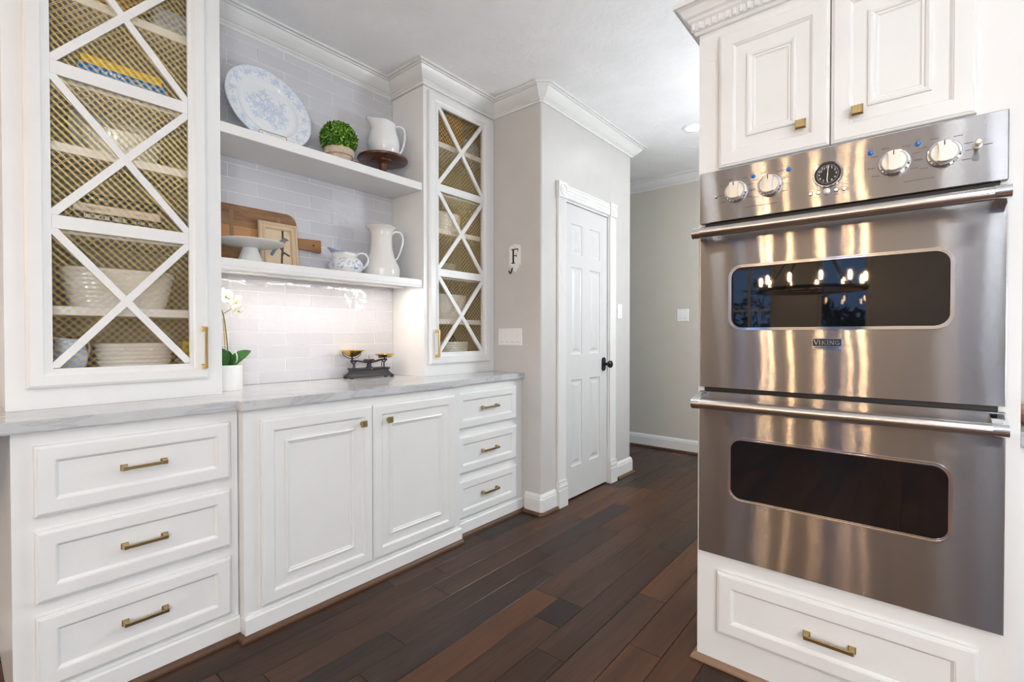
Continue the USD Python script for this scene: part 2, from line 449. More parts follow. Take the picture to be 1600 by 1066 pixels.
KNOWN = {-3: [1.563], -2: [1.441, 2.60], -1: [2.043, 1.10], 0: [1.883, 0.9], 1: [1.730, 0.75], 2: [1.56, 1.735], 3: [1.404, 2.5], -4: [1.33]}
FIXED_TONE = {(1, 1): 'floor_red', (2, 2): 'floor_black', (0, 2): 'floor_black'}
far_planks = {k: [] for k in ('floor_dark', 'floor_red', 'floor_black')}
n_near = 0
for col in range(-25, 39):
    x0 = X0P + col * PW
    x1 = x0 + PW
    if x1 < -4.6 or x0 > XR: continue
    joints = sorted(KNOWN.get(col, []))
    ys = list(joints) or [random.uniform(-0.3, 0.9) + 0.5]
    while ys[-1] < YBACK: ys.append(ys[-1] + random.uniform(0.45, 1.25))
    ys = ys[::-1]
    while ys[-1] > YFRONT: ys.append(ys[-1] - random.uniform(0.45, 1.25))
    ys = sorted(ys)
    for k in range(len(ys) - 1):
        a, b = max(ys[k], YFRONT), min(ys[k + 1], YBACK)
        if b - a < 0.02: continue
        tone = random.choices(('floor_dark', 'floor_red', 'floor_black'), (5, 2.6, 2.2))[0]
        kk = next((i for i, q in enumerate(joints) if abs(q - ys[k]) < 1e-6), None)
        if (col, 1) in FIXED_TONE and any(abs(q - b) < 1e-6 for q in joints): tone = 'floor_red' if col == 1 else tone
        if col == 2 and abs(a - 1.56) < 1e-6: tone = 'floor_black'
        if col in (0,) and abs(b - 1.883) < 1e-6: tone = 'floor_black'
        if col >= 4 and a < 2.0: tone = 'floor_red' if random.random() < 0.6 else 'floor_dark'
        pl = plank(x0, x1, a, b)
        near = -2.05 < x1 and x0 < 0.35 and b > 0.45 and not (x0 > -0.60 and a > 1.74) and not (x1 < -1.83 and a > 2.48)
        if near and n_near < 296:
            part(fl, 'plank', pl, tone); n_near += 1
        else:
            far_planks[tone].append(pl)
for tone, ms in far_planks.items():
    if ms: part(fl, 'far_plank', cat(ms), tone, kind='stuff')

# ---- ceiling and walls
ce = thing('ceiling', 'pale grey textured plaster ceiling over kitchen and hallway', 'ceiling', kind='structure')
part(ce, 'plaster', bx(-4.6, XR, YFRONT, YBACK, CEIL, CEIL + 0.08), 'ceiling_paint')

wl = thing('wall_left', 'left wall behind the white cabinets with pale subway tile in its niche', 'wall', kind='structure')
part(wl, 'plaster', bx(XB - 0.106, XB - 0.006, YFRONT, 3.73, 0, CEIL), 'wall_paint')
part(wl, 'grout_bed', bx(XB - 0.006, XB + 0.0052, YN0 + 0.001, YN1 - 0.001, 0.915, 2.66), 'grout')
ROW, Z0T = 0.0685, 0.907
for k in range(26):
    za, zb = max(Z0T + k * ROW + 0.0012, 0.9155), min(Z0T + (k + 1) * ROW - 0.0012, 2.659)
    if zb - za < 0.006: continue
    ph = 1.025 if k % 2 == 0 else 1.163
    y = ph - 0.2745 * 3
    while y < YN1:
        ya, yb = max(y + 0.0012, YN0 + 0.0015), min(y + 0.2745 - 0.0012, YN1 - 0.0015)
        if yb - ya > 0.008:
            tl = bx(XB + 0.0052, XB + 0.0068, ya, yb, za, zb, 0.0007)
            w = RNG.normal(0, 0.0022, 2)
            v = tl.vertices
            fr = v[:, 0] > XB + 0.0058
            v[fr, 0] += (v[fr, 1] - (ya + yb) / 2) * w[0] * 0.6 + (v[fr, 2] - (za + zb) / 2) * w[1] * 2.0
            tl.vertices = v
            part(wl, 'tile', tl, 'tile_glaze')
        y += 0.2745

# closet block: return wall beside the cabinets and the door wall, rounded corner
dy0, dy1, dz1 = 2.735, 3.345, 2.085
outer = Polygon([(-2.60, YWS), (XDW, YWS), (XDW, 3.73), (-2.60, 3.73)])
outer_r = outer.buffer(-0.014).buffer(0.014, quad_segs=6)
outer_r = outer_r.union(sbox(-2.60, YWS, -2.3, 3.73))
ring = outer_r.difference(sbox(-2.5, YWS + 0.1, XDW - 0.1, 3.63))
wc = thing('wall_closet', 'pale grey rounded-corner closet wall holding the white panel door', 'wall', kind='structure')
lower = ring.difference(sbox(XDW - 0.15, dy0 - 0.02, XDW + 0.1, dy1 + 0.02))
part(wc, 'plaster', cat([extrude(lower, dz1 + 0.02), shift(extrude(ring, CEIL - dz1 - 0.02), 0, 0, dz1 + 0.02)]), 'wall_paint', smooth=30)
part(wc, 'closet_inside', bx(-2.5, XDW - 0.2, YWS + 0.101, 3.629, 0.0, 0.002), 'black_gap')  # black sheet paints the closet interior dark behind the door

wb = thing('wall_back', 'beige wall at the far end of the hallway', 'wall', kind='structure')
part(wb, 'plaster', bx(-4.6, XR, YBACK, YBACK + 0.1, 0, CEIL), 'wall_hall')
wk = thing('wall_ovens', 'white kitchen wall behind the oven cabinet', 'wall', kind='structure')
part(wk, 'plaster', bx(-0.575, XR, YKW, YKW + 0.1, 0, CEIL), 'wall_paint')
whl = thing('wall_hall_left', 'side wall closing the hallway on the left', 'wall', kind='structure')
part(whl, 'plaster', cat([bx(-4.7, -4.6, 3.0, YBACK, 0, CEIL), bx(-4.6, -2.62, 3.0, 3.1, 0, CEIL)]), 'wall_hall')
wr = thing('wall_right', 'plain side wall on the far right of the kitchen', 'wall', kind='structure')
part(wr, 'plaster', bx(XR, XR + 0.1, YFRONT, YBACK, 0, CEIL), 'wall_paint')

# front wall (behind the camera, seen in the oven glass) with its windows
WIN = [(-2.50, -1.80, 0.75, 2.35), (-1.17, -0.50, 0.06, 2.45), (0.42, 1.55, 0.75, 2.42)]  # third window is out of view, placed for the steel's bright band
wf = thing('wall_front', 'dining end wall with three windows, two of them mirrored in the oven glass', 'wall', kind='structure')
poly = sbox(XB - 0.006, 0, XR, CEIL)
for a, b, c, d in WIN: poly = poly.difference(sbox(a, c, b, d))
part(wf, 'plaster', orient(extrude(poly, 0.12), (1, 0, 0), (0, 0, 1), (0, YFRONT, 0)), 'wall_paint')
wlabels = ['dining window with cross muntins nearest the left wall, mirrored in the oven glass', 'tall narrow glass door pane mirrored beneath the chandelier in the oven glass', 'wide unseen window on the right of the dining end, placed for the bright band of the steel']
for i, (a, b, c, d) in enumerate(WIN):
    w = thing(f'window_{i + 1}', wlabels[i], 'window', ((a + b) / 2, YFRONT, c), kind='structure')
    fr = rect_rings(a, b, c, d, [(0, 0), (0, 0.05), (0.05, 0.05), (0.05, 0)], cap=False)
    part(w, 'window_frame', orient(fr, (1, 0, 0), (0, 0, 1), (0, YFRONT, 0)), 'trim_paint')
    mx = -2.185 if i == 0 else (a + b) / 2
    if i != 1:
        part(w, 'muntin', bx(mx - 0.02, mx + 0.02, YFRONT - 0.045, YFRONT - 0.005, c + 0.05, d - 0.05), 'trim_paint')
        part(w, 'muntin', bx(a + 0.05, b - 0.05, YFRONT - 0.04, YFRONT - 0.01, 1.57, 1.61), 'trim_paint')
    part(w, 'pane', bx(a + 0.05, b - 0.05, YFRONT - 0.030, YFRONT - 0.026, c + 0.05, d - 0.05), 'window_glass')
gd = thing('ground', 'dark lawn outside the dining windows at dusk', 'ground', (0, -14, -0.1), kind='structure')
part(gd, 'lawn', bx(-14, 14, -22, YFRONT - 0.13, -0.2, -0.1), 'outdoor_ground')
for i, (x, y, r) in enumerate(((-4.3, -9.4, 1.05), (-1.7, -9.6, 1.15), (0.9, -9.4, 1.05), (3.4, -10.2, 1.0), (-3.0, -12.6, 1.5), (0.4, -12.8, 1.5))):
    s = thing('shrub', ['round dark shrub outside the leftmost dining window', 'dark shrub outside between the two left dining windows', 'dark shrub outside just right of the tall glass pane', 'dark shrub farthest right outside the dining windows', 'taller dark shrub behind the others at the left outside', 'taller dark shrub behind the others in the middle outside'][i], 'shrub', (x, y, -0.1), group=None)
    n = 1500
    d = RNG.normal(size=(n, 3)); d /= np.linalg.norm(d, axis=1, keepdims=True)
    c = d * (r * (0.75 + 0.3 * meshkit.noise(d * 2.5 + i * 9)))[:, None]; c[:, 2] = np.abs(c[:, 2] * (1.0 if i < 4 else 1.3) + 0.75 * r) + 0.1
    a = RNG.normal(size=(n, 3)) * 0.09; b_ = RNG.normal(size=(n, 3)) * 0.09
    v = np.stack([c, c + a, c + b_], 1).reshape(-1, 3)
    part(s, 'foliage', T(v + np.array([x, y, -0.1]), np.arange(3 * n).reshape(-1, 3)), 'shrub_leaf', kind='stuff')
    part(s, 'stem', shift(disc_prism(0.05, 1.2, 8), x, y, -0.1), 'chandelier_wood')

# ---- mouldings
CROWN = [(0, 2.6575), (0.011, 2.6575), (0.013, 2.664), (0.018, 2.670), (0.023, 2.672), (0.023, 2.679), (0.030, 2.682), (0.040, 2.690), (0.052, 2.702), (0.064, 2.717), (0.073, 2.732),
         (0.082, 2.732), (0.084, 2.738), (0.100, 2.738), (0.100, 2.7495), (0, 2.7495)]
c9 = 0.009
ct = thing('trim_1', 'white crown moulding stepping round the tall cabinets and closet corner', 'crown moulding', kind='structure')
part(ct, 'moulding', sweep(CROWN, [(XB - 0.003, YFRONT), (XB - 0.003, 0.121), (XUP, 0.121), (XUP, YN0), (XB - 0.003, YN0), (XB - 0.003, YN1), (XUP, YN1), (XUP, YWS), (XDW - c9, YWS), (XDW, YWS + c9), (XDW, 3.73), (-2.62, 3.73)]), 'trim_paint')
ct2 = thing('trim_2', 'crown moulding along the far hallway wall', 'crown moulding', kind='structure')
part(ct2, 'moulding', sweep(CROWN, [(-4.6, YBACK), (XR, YBACK)]), 'trim_paint')
BASE = [(0, 0), (0.016, 0), (0.016, 0.098), (0.013, 0.108), (0.013, 0.114), (0.008, 0.124), (0.004, 0.132), (0, 0.132)]
SHOE = [(0, 0.0005), (0.019, 0.0005), (0.0185, 0.007), (0.016, 0.0125), (0.011, 0.0175), (0.005, 0.0195), (0, 0.0195)]


def shoe_on(o): return [(a + o, b) for a, b in SHOE]


bc = thing('baseboard_closet', 'white baseboard wrapping the closet corner left of the panel door', 'baseboard', kind='structure')
pth = [(-1.957, YWS), (XDW - 0.006, YWS), (XDW, YWS + 0.006), (XDW, 2.622)]
part(bc, 'board', sweep(BASE, pth), 'trim_paint')
part(bc, 'shoe_moulding', sweep(shoe_on(0.0162), pth), 'shoe_wood')
bc2 = thing('baseboard_closet_end', 'short white baseboard right of the panel door, round the wall end', 'baseboard', kind='structure')
pth = [(XDW, 3.468), (XDW, 3.73), (-2.62, 3.73)]
part(bc2, 'board', sweep(BASE, pth), 'trim_paint')
part(bc2, 'shoe_moulding', sweep(shoe_on(0.0162), pth), 'shoe_wood')
bb = thing('baseboard_back', 'white baseboard along the far hallway wall', 'baseboard', kind='structure')
part(bb, 'board', sweep(BASE, [(-4.6, YBACK), (XR, YBACK)]), 'trim_paint')
part(bb, 'shoe_moulding', sweep(shoe_on(0.0162), [(-4.6, YBACK), (XR, YBACK)]), 'shoe_wood')
bl = thing('baseboard_left', 'white baseboard on the left wall beside the drawer cabinet end', 'baseboard', kind='structure')
part(bl, 'board', sweep(BASE, [(XB - 0.006, YFRONT), (XB - 0.006, 0.10)]), 'trim_paint')

# ================================================================== CABINET BUILDERS
def bar_pull(parent, p0, p1, out, foot=0.0065, lift=0.026, bar=0.0047, material='aged_brass', flare=True):
    """square bar pull between two feet; out = unit vector away from the face; one mesh"""
    p0, p1, out = (np.array(q, float) for q in (p0, p1, out))
    d = (p1 - p0) / np.linalg.norm(p1 - p0); s = np.cross(d, out)

    def blk(c, a, b, e0, e1, ta=1.0):
        q = []
        for e, k in ((e0, 1.0), (e1, ta)):
            for i in (-1, 1):
                for j in (-1, 1):
                    q.append(c + d * a * i * k + s * b * j * k + out * e)
        return trimesh.convex.convex_hull(np.array(q))
    ms = []
    for c, sg in ((p0, 1), (p1, -1)):
        ms.append(blk(c, foot * 1.5, foot * 1.5, 0.0, 0.004))
        ms.append(blk(c, foot * 1.25, foot * 1.25, 0.004, lift + bar * 0.6, 0.72))
    L = np.linalg.norm(p1 - p0) / 2
    ms.append(blk((p0 + p1) / 2 + out * lift, L + 0.001, bar, -bar, bar))
    return part(parent, 'handle', cat(ms), material, label='slim brass bar handle')


def square_knob(parent, c, out, s=0.0145, material='aged_brass'):
    c, out = np.array(c, float), np.array(out, float)
    a = np.cross((0, 0, 1.0), out); b = np.array((0, 0, 1.0))

    def sq(r, e): return [c + a * i * r + b * j * r + out * e for i in (-1, 1) for j in (-1, 1)]
    m_ = cat([trimesh.convex.convex_hull(np.array(sq(0.008, 0) + sq(0.006, 0.018))), trimesh.convex.convex_hull(np.array(sq(s, 0.018) + sq(s, 0.023) + sq(s * 0.72, 0.029)))])
    return part(parent, 'knob', m_, material, label='square brass knob')


DRAWER = [(0, 0), (0, 0.0140), (0.0030, 0.0168), (0.0060, 0.0174), (0.0072, 0.0192), (0.0095, 0.0200), (0.0440, 0.0200), (0.0443, 0.0182), (0.0470, 0.0178), (0.0535, 0.0112), (0.0545, 0.0100)]


def FANCY(fr=0.045, m0=0.094, w=0.020):
    return [(0, 0), (0, 0.0140), (0.0030, 0.0168), (0.0060, 0.0174), (0.0072, 0.0192), (0.0095, 0.0200), (fr, 0.0200), (fr + 0.0004, 0.0180), (fr + 0.003, 0.0175), (fr + 0.009, 0.0125), (fr + 0.010, 0.0120),
            (m0, 0.0120), (m0 + 0.001, 0.0175), (m0 + w * 0.25, 0.0190), (m0 + w * 0.50, 0.0165), (m0 + w * 0.62, 0.0128), (m0 + w * 0.80, 0.0128), (m0 + w * 0.9, 0.0100), (m0 + w, 0.0090)]


# ---- base cabinets on the left
DZ = [(0.623, 0.834), (0.365, 0.579), (0.105, 0.3228)]
XFL, XFM = -1.992, -1.945


def drawer_cabinet(name, label, y0, y1, d0, d1, hy, where, plinth, end_left=False):
    t = thing(name, label, 'cabinet', (-2.27, (y0 + y1) / 2, 0))
    part(t, 'body', bx(XB + 0.002, XFL, y0, y1, 0.0, 0.8765), 'white_paint')
    part(t, 'plinth', sweep([(0, 0.0), (0.0165, 0.0), (0.0165, 0.076), (0.011, 0.083), (0, 0.083)], plinth), 'white_paint')
    part(t, 'shoe_moulding', sweep(shoe_on(0.0167), plinth), 'shoe_wood')
    for k, (za, zb) in enumerate(DZ):
        d = part(t, 'drawer', on_left(rect_rings(d0, d1, za, zb, DRAWER), XFL), 'white_paint')
        zc = (0.729, 0.4705, 0.216)[k]
        bar_pull(d, (XFL + 0.0105, hy[0], zc), (XFL + 0.0105, hy[1], zc), (1, 0, 0))
    return t


drawer_cabinet('base_cabinet', 'white three-drawer base cabinet at the left edge, under the tall mesh-door cupboard', 0.116, 0.7205, 0.1623, 0.6907, (0.3725, 0.4815), '', [(XFL, 0.116), (XFL, 0.7205)])
mc = thing('base_cabinet', 'white two-door base cabinet standing forward in the middle of the counter run', 'cabinet', (-2.25, 1.285, 0))
part(mc, 'body', bx(XB + 0.002, XFM, 0.7235, 1.8545, 0.0, 0.8765), 'white_paint')
part(mc, 'plinth', sweep([(0, 0.0), (0.0165, 0.0), (0.0165, 0.076), (0.011, 0.083), (0, 0.083)], [(XFL + 0.017, 0.7380), (XFM, 0.7380), (XFM, 1.8403), (XFL + 0.017, 1.8403)]), 'white_paint')
part(mc, 'shoe_moulding', sweep(shoe_on(0.0167), [(XFL + 0.036, 0.7380), (XFM, 0.7380), (XFM, 1.8570)]), 'shoe_wood')
for a, b, ky in ((0.782, 1.2795, 1.2215), (1.2835, 1.804, 1.3625)):
    d = part(mc, 'door', on_left(rect_rings(a, b, 0.1047, 0.835, FANCY()), XFM), 'white_paint')
    square_knob(d, (XFM + 0.020, ky, 0.759), (1, 0, 0))
drawer_cabinet('base_cabinet', 'white three-drawer base cabinet at the right end of the counter, beside the grey wall', 1.8575, YWS - 0.001, 1.8625, 2.395, (2.076, 2.201), '', [(XFL, 1.8755), (XFL, YWS - 0.002)])

# ---- countertop
cpts = [(XB + 0.0005, -0.75), (-1.965, -0.75), (-1.965, 0.7065), (-1.92, 0.7065), (-1.92, 1.883), (-1.965, 1.883), (-1.965, YWS - 0.001), (XB + 0.0005, YWS - 0.001)]
cp = Polygon(cpts)
corner = Polygon([(-1.965, 0.7065), (-1.92, 0.7065), (-1.92, 0.73), (-1.965, 0.73)])
cp2 = cp.difference(sbox(-1.937, 0.70, -1.91, 0.7235)).union(Point(-1.937, 0.7235).buffer(0.017, quad_segs=8)).buffer(0)


def slab(p, z0, z1, e=0.003):
    inner = p.buffer(-e, join_style=2)
    return cat([shift(extrude(p, z1 - z0 - 2 * e), 0, 0, z0 + e), shift(extrude(inner, e), 0, 0, z1 - e), shift(extrude(inner, e), 0, 0, z0)])


top = thing('countertop', 'pale grey-veined quartzite countertop over the three base cabinets', 'countertop', (-2.25, 1.0, 0.878))
part(top, 'slab', slab(cp2, 0.878, 0.914), 'quartzite')

# ---- tall cupboards with wire mesh X doors
def grille(ya, yb, bays, x):
    ms = []
    r, pitch, gap = 0.00056, 0.0262, 0.0058
    for za, zb in bays:
        for sgn in (1, -1):
            c0 = (za - yb) if sgn > 0 else (za + ya)
            c1 = (zb - ya) if sgn > 0 else (zb + yb)
            k = math.floor(c0 / pitch) * pitch
            while k < c1:
                for o in (0, gap):
                    c = k + o
                    # z = sgn*y + c
                    ys = sorted(((za - c) * sgn, (zb - c) * sgn))
                    p, q = max(ya, ys[0]), min(yb, ys[1])
                    if q - p > 0.002:
                        xo = x + (0.0007 if sgn > 0 else -0.0007)
                        ms.append(tube(np.array([(xo, p, sgn * p + c), (xo, q, sgn * q + c)]), r, 5, caps=False))
                k += pitch
    return cat(ms)


BAYS = [(1.0515, 1.5270), (1.5735, 2.0495), (2.0960, 2.5720)]
SHELVES = [(1.234, 1.266), (1.520, 1.550), (1.804, 1.836), (2.045, 2.080), (2.345, 2.378)]


def tall_cupboard(label, y0, y1, dy0_, dy1_, oy0, oy1, hy):
    t = thing('wall_cupboard', label, 'cabinet', ((XB + XUP) / 2, (y0 + y1) / 2, 0.914))
    z0, z1 = 0.9145, 2.6565
    tk = 0.018
    part(t, 'side_panel', bx(XB + 0.002, XUP - 0.0205, y0, y0 + tk, z0, z1), 'white_paint')
    part(t, 'side_panel', bx(XB + 0.002, XUP - 0.0205, y1 - tk, y1, z0, z1), 'white_paint')
    part(t, 'back_panel', bx(XB + 0.002, XB + 0.012, y0 + tk, y1 - tk, z0, z1), 'cabinet_inside')
    part(t, 'lining', cat([bx(XB + 0.012, XUP - 0.021, y0 + tk, y0 + tk + 0.002, z0 + 0.12, z1), bx(XB + 0.012, XUP - 0.021, y1 - tk - 0.002, y1 - tk, z0 + 0.12, z1)]), 'cabinet_inside')  # beige-grey sheets over the inner faces of the sides
    part(t, 'bottom_panel', bx(XB + 0.012, XUP - 0.021, y0 + tk, y1 - tk, z0, 1.040), 'white_paint')
    ff = sbox(y0, z0, y1, z1).difference(sbox(oy0 - 0.012, 1.041, oy1 + 0.012, 2.585))
    part(t, 'face_frame', shift(on_left(extrude(ff, 0.020), XUP - 0.020), 0, 0, 0), 'white_paint')
    for za, zb in SHELVES:
        part(t, 'shelf', bx(XB + 0.0125, XUP - 0.030, y0 + tk + 0.0025, y1 - tk - 0.0025, za, zb, 0.002), 'white_paint')
    w = oy0 - dy0_
    prof = [(0, 0), (0, 0.013), (0.004, 0.0165), (0.010, 0.020), (w * 0.62, 0.020), (w * 0.70, 0.0165), (w * 0.80, 0.0145), (w, 0.0135), (w, 0.0)]
    d = part(t, 'door', on_left(rect_rings(dy0_, dy1_, 0.985, 2.640, prof, cap=False), XUP + 0.0003), 'white_paint')
    hh = 0.0128
    for za, zb in ((1.5270, 1.5735), (2.0495, 2.0960)):
        part(d, 'rail', bx(XUP + 0.0005, XUP + hh, oy0 - 0.0002, oy1 + 0.0002, za, zb, 0.0012), 'white_paint')
    for za, zb in BAYS:
        A = np.array([oy0, za]); B = np.array([oy1, zb]); Cc = np.array([oy0, zb]); D = np.array([oy1, za])
        for p, q, h2 in ((A, B, hh), (Cc, D, hh - 0.0006)):
            ln = LineString([p - (q - p) * 0.1, q + (q - p) * 0.1]).buffer(0.0125, cap_style=2).intersection(sbox(oy0, za, oy1, zb))
            part(d, 'diagonal_bar', on_left(extrude(ln, h2 - 0.001), XUP + 0.001), 'white_paint')
    part(d, 'wire_mesh', grille(oy0 - 0.004, oy1 + 0.004, BAYS, XUP - 0.0012), 'wire_brass', kind='stuff', label='brass wire mesh of paired diagonal wires')
    bar_pull(d, (XUP + 0.020, hy, 1.036), (XUP + 0.020, hy, 1.190), (1, 0, 0), lift=0.026, material='brass')
    return t


tall_cupboard('tall white cupboard at the left with an X-barred brass mesh door', 0.121, YN0 - 0.0005, 0.168, 0.6975, 0.2327, 0.6325, 0.6812)
tall_cupboard('narrower white mesh-door cupboard on the right, beside the grey wall', YN1 + 0.0005, YWS - 0.001, 1.8785, 2.417, 1.952, 2.343, 1.9265)

# ---- open shelves in the niche
XS = -2.253
s1 = thing('wall_shelf', 'thick white upper shelf carrying the platter and topiary', 'shelf', (-2.4, 1.3, 2.031))
part(s1, 'board', bx(XB + 0.0075, XS, YN0 + 0.001, YN1 - 0.001, 2.031, 2.076, 0.002), 'white_paint')
s2 = thing('wall_shelf', 'thick white lower shelf carrying pitchers and bread board, lit beneath', 'shelf', (-2.4, 1.3, 1.450))
part(s2, 'board', bx(XB + 0.0075, XS, YN0 + 0.001, YN1 - 0.001, 1.462, 1.497, 0.002), 'white_paint')
part(s2, 'front_lip', bx(XS - 0.020, XS - 0.0005, YN0 + 0.001, YN1 - 0.001, 1.4495, 1.4625, 0.001), 'white_paint')
part(s2, 'light_rail', bx(-2.425, -2.410, YN0 + 0.002, YN1 - 0.002, 1.4530, 1.4619, 0.002), 'white_paint')
for i, (a, b) in enumerate(((0.80, 1.06), (1.16, 1.42), (1.52, 1.78))):
    u = thing('under_shelf_light', ['left', 'middle', 'right'][i] + ' strip light under the lower shelf, above the counter', 'light', (-2.315, (a + b) / 2, 1.4575), group=None)
    part(u, 'housing', bx(-2.335, -2.295, a, b, 1.4590, 1.4618, 0.0008), 'white_paint')
    part(u, 'lens', bx(-2.331, -2.299, a + 0.006, b - 0.006, 1.4580, 1.4589), 'strip_glow')

# ================================================================== PANEL DOOR
dr = thing('door_1', 'white six-panel closet door in a fluted casing, black knob', 'door', (XDW, 3.04, 0), kind='structure')
XD0 = XDW - 0.046
xf = XDW - 0.010                                # door face
PY = [(2.833, 2.976), (3.082, 3.232)]
PZ = [(0.232, 0.847), (1.027, 1.645), (1.735, 1.950)]
face = sbox(dy0 + 0.003, 0.012, dy1 - 0.003, dz1 - 0.004)
for a, b in PY:
    for c, d in PZ: face = face.difference(sbox(a, c, b, d))
part(dr, 'leaf', on_left(extrude(face, 0.035), xf - 0.035), 'door_paint')
PP = [(0, 0.0350), (0.002, 0.0300), (0.010, 0.0270), (0.016, 0.0262), (0.024, 0.0262), (0.046, 0.0322)]
for a, b in PY:
    for c, d in PZ:
        part(dr, 'panel', on_left(rect_rings(a, b, c, d, PP), xf - 0.035), 'door_paint')
part(dr, 'leaf_back', bx(xf - 0.0345, xf - 0.030, dy0 + 0.005, dy1 - 0.005, 0.02, dz1 - 0.01), 'door_paint')
part(dr, 'jamb', cat([bx(XDW - 0.099, XDW + 0.001, dy0 - 0.018, dy0 - 0.0005, 0, dz1 + 0.018), bx(XDW - 0.099, XDW + 0.001, dy1 + 0.0005, dy1 + 0.018, 0, dz1 + 0.018), bx(XDW - 0.099, XDW + 0.001, dy0, dy1, dz1, dz1 + 0.018)]), 'trim_paint')
# fluted casing: profile across its width
def flute(w, t=0.019, n=3):
    pts = [(0, 0), (0, t * 0.75), (0.004, t)]
    fw = (w - 0.016) / n
    for k in range(n):
        a = 0.008 + k * fw
        for s in range(5):
            pts.append((a + fw * (0.12 + 0.76 * s / 4), t - 0.0065 * math.sin(PI * s / 4)))
    return Polygon(pts + [(w - 0.004, t), (w, t * 0.75), (w, 0)])


CW = 0.092
for y0 in (dy0 - 0.005 - CW, dy1 + 0.005):
    part(dr, 'casing_leg', orient(extrude(flute(CW), 2.092 - 0.178), (0, 1, 0), (1, 0, 0), (XDW + 0.0005, y0, 2.092)), 'trim_paint', smooth=35)
    yc = y0 + CW / 2
    part(dr, 'plinth_block', on_left(cat([extrude(sbox(yc - 0.052, 0.0, yc + 0.052, 0.118), 0.030), shift(extrude(sbox(yc - 0.050, 0.118, yc + 0.050, 0.132), 0.024), 0, 0, 0),
                                         extrude(sbox(yc - 0.052, 0.132, yc + 0.052, 0.146), 0.030), extrude(sbox(yc - 0.050, 0.146, yc + 0.050, 0.158), 0.026), extrude(sbox(yc - 0.049, 0.158, yc + 0.049, 0.178), 0.023)]), XDW + 0.0005), 'trim_paint')
    ros = [extrude(sbox(yc - 0.052, 2.092, yc + 0.052, 2.196), 0.026)]
    rg = lathe([(0.040, 0.026), (0.038, 0.031), (0.033, 0.032), (0.030, 0.027), (0.022, 0.025), (0.016, 0.030), (0.008, 0.033), (0.0001, 0.0335)], 32)
    ros.append(shift(rg, yc, 2.144, 0))
    part(dr, 'rosette', on_left(cat(ros), XDW + 0.0005), 'trim_paint', smooth=30)
hd = orient(extrude(flute(CW), dy1 - dy0 - 0.010 + 0.008), (0, 0, 1), (1, 0, 0), (0, 0, 0))
hd = shift(hd, XDW + 0.0005, dy0 - 0.008 + 0.009, 2.098)
part(dr, 'casing_head', hd, 'trim_paint', smooth=35)
for za, zb in ((1.80, 1.892), (1.047, 1.144), (0.29, 0.388)):
    part(dr, 'hinge', cat([shift(disc_prism(0.0055, zb - za, 12), xf + 0.006, dy0 + 0.002, za), bx(xf - 0.0005, xf + 0.0015, dy0 + 0.003, dy0 + 0.014, za + 0.005, zb - 0.005)]), 'wire_steel')
kb = on_left(extrude(Point(3.289, 0.966).buffer(0.026).union(Point(3.289, 0.914).buffer(0.026)).convex_hull, 0.008), xf)
kn = part(dr, 'knob_plate', kb, 'dark_bronze', label='black oval knob plate')
kk = lathe([(0.0001, 0), (0.0115, 0.0), (0.0110, 0.030), (0.014, 0.034), (0.024, 0.040), (0.0285, 0.050), (0.027, 0.060), (0.018, 0.067), (0.0001, 0.069)], 28)
part(kn, 'knob', orient(kk, (0, 1, 0), (0, 0, 1), (xf + 0.008, 3.289, 0.940)), 'dark_bronze', smooth=40)

# ================================================================== WALL PLATES AND SIGN
def switch_plate(label, w, h, rockers, place):
    t = thing('light_switch', label, 'light switch', place(np.zeros((1, 3)))[0])
    tr = lambda m_: trimesh.Trimesh(place(m_.vertices), m_.faces, process=False)
    pl = rect_rings(-w / 2, w / 2, -h / 2, h / 2, [(0, 0), (0, 0.004), (0.003, 0.0062)])
    part(t, 'plate', tr(pl), 'switch_plastic')
    n = len(rockers)
    for x in rockers:
        part(t, 'rocker', tr(bx(x - 0.0155, x + 0.0155, -0.032, 0.032, 0.005, 0.0078, 0.0008)), 'switch_plastic')
        part(t, 'rocker_edge', tr(bx(x - 0.0150, x + 0.0150, -0.0335, -0.0325, 0.005, 0.0072)), 'print_grey')  # thin dark grey line along the rocker's lower edge
        for s in (-1, 1):
            part(t, 'screw', tr(shift(disc_prism(0.0028, 0.0012, 8), x, s * 0.046, 0.0060)), 'satin_nickel')
    return t


front_at = lambda x, y, z: (lambda V: np.stack([x + V[:, 0], y - V[:, 2], z + V[:, 1]], 1))
side_at = lambda x, y, z: (lambda V: np.stack([x + V[:, 2], y + V[:, 0], z + V[:, 1]], 1))
switch_plate('white four-gang light switch plate right of the narrow mesh cupboard', 0.209, 0.116, (-0.069, -0.023, 0.023, 0.069), front_at(-2.0905, YWS - 0.0004, 1.152))
switch_plate('white single light switch between the panel door and wall end', 0.075, 0.118, (0.0,), side_at(XDW + 0.0004, 3.532, 1.357))
switch_plate('white double light switch on the far hallway wall', 0.118, 0.122, (-0.023, 0.023), front_at(-1.746, YBACK - 0.0004, 1.362))

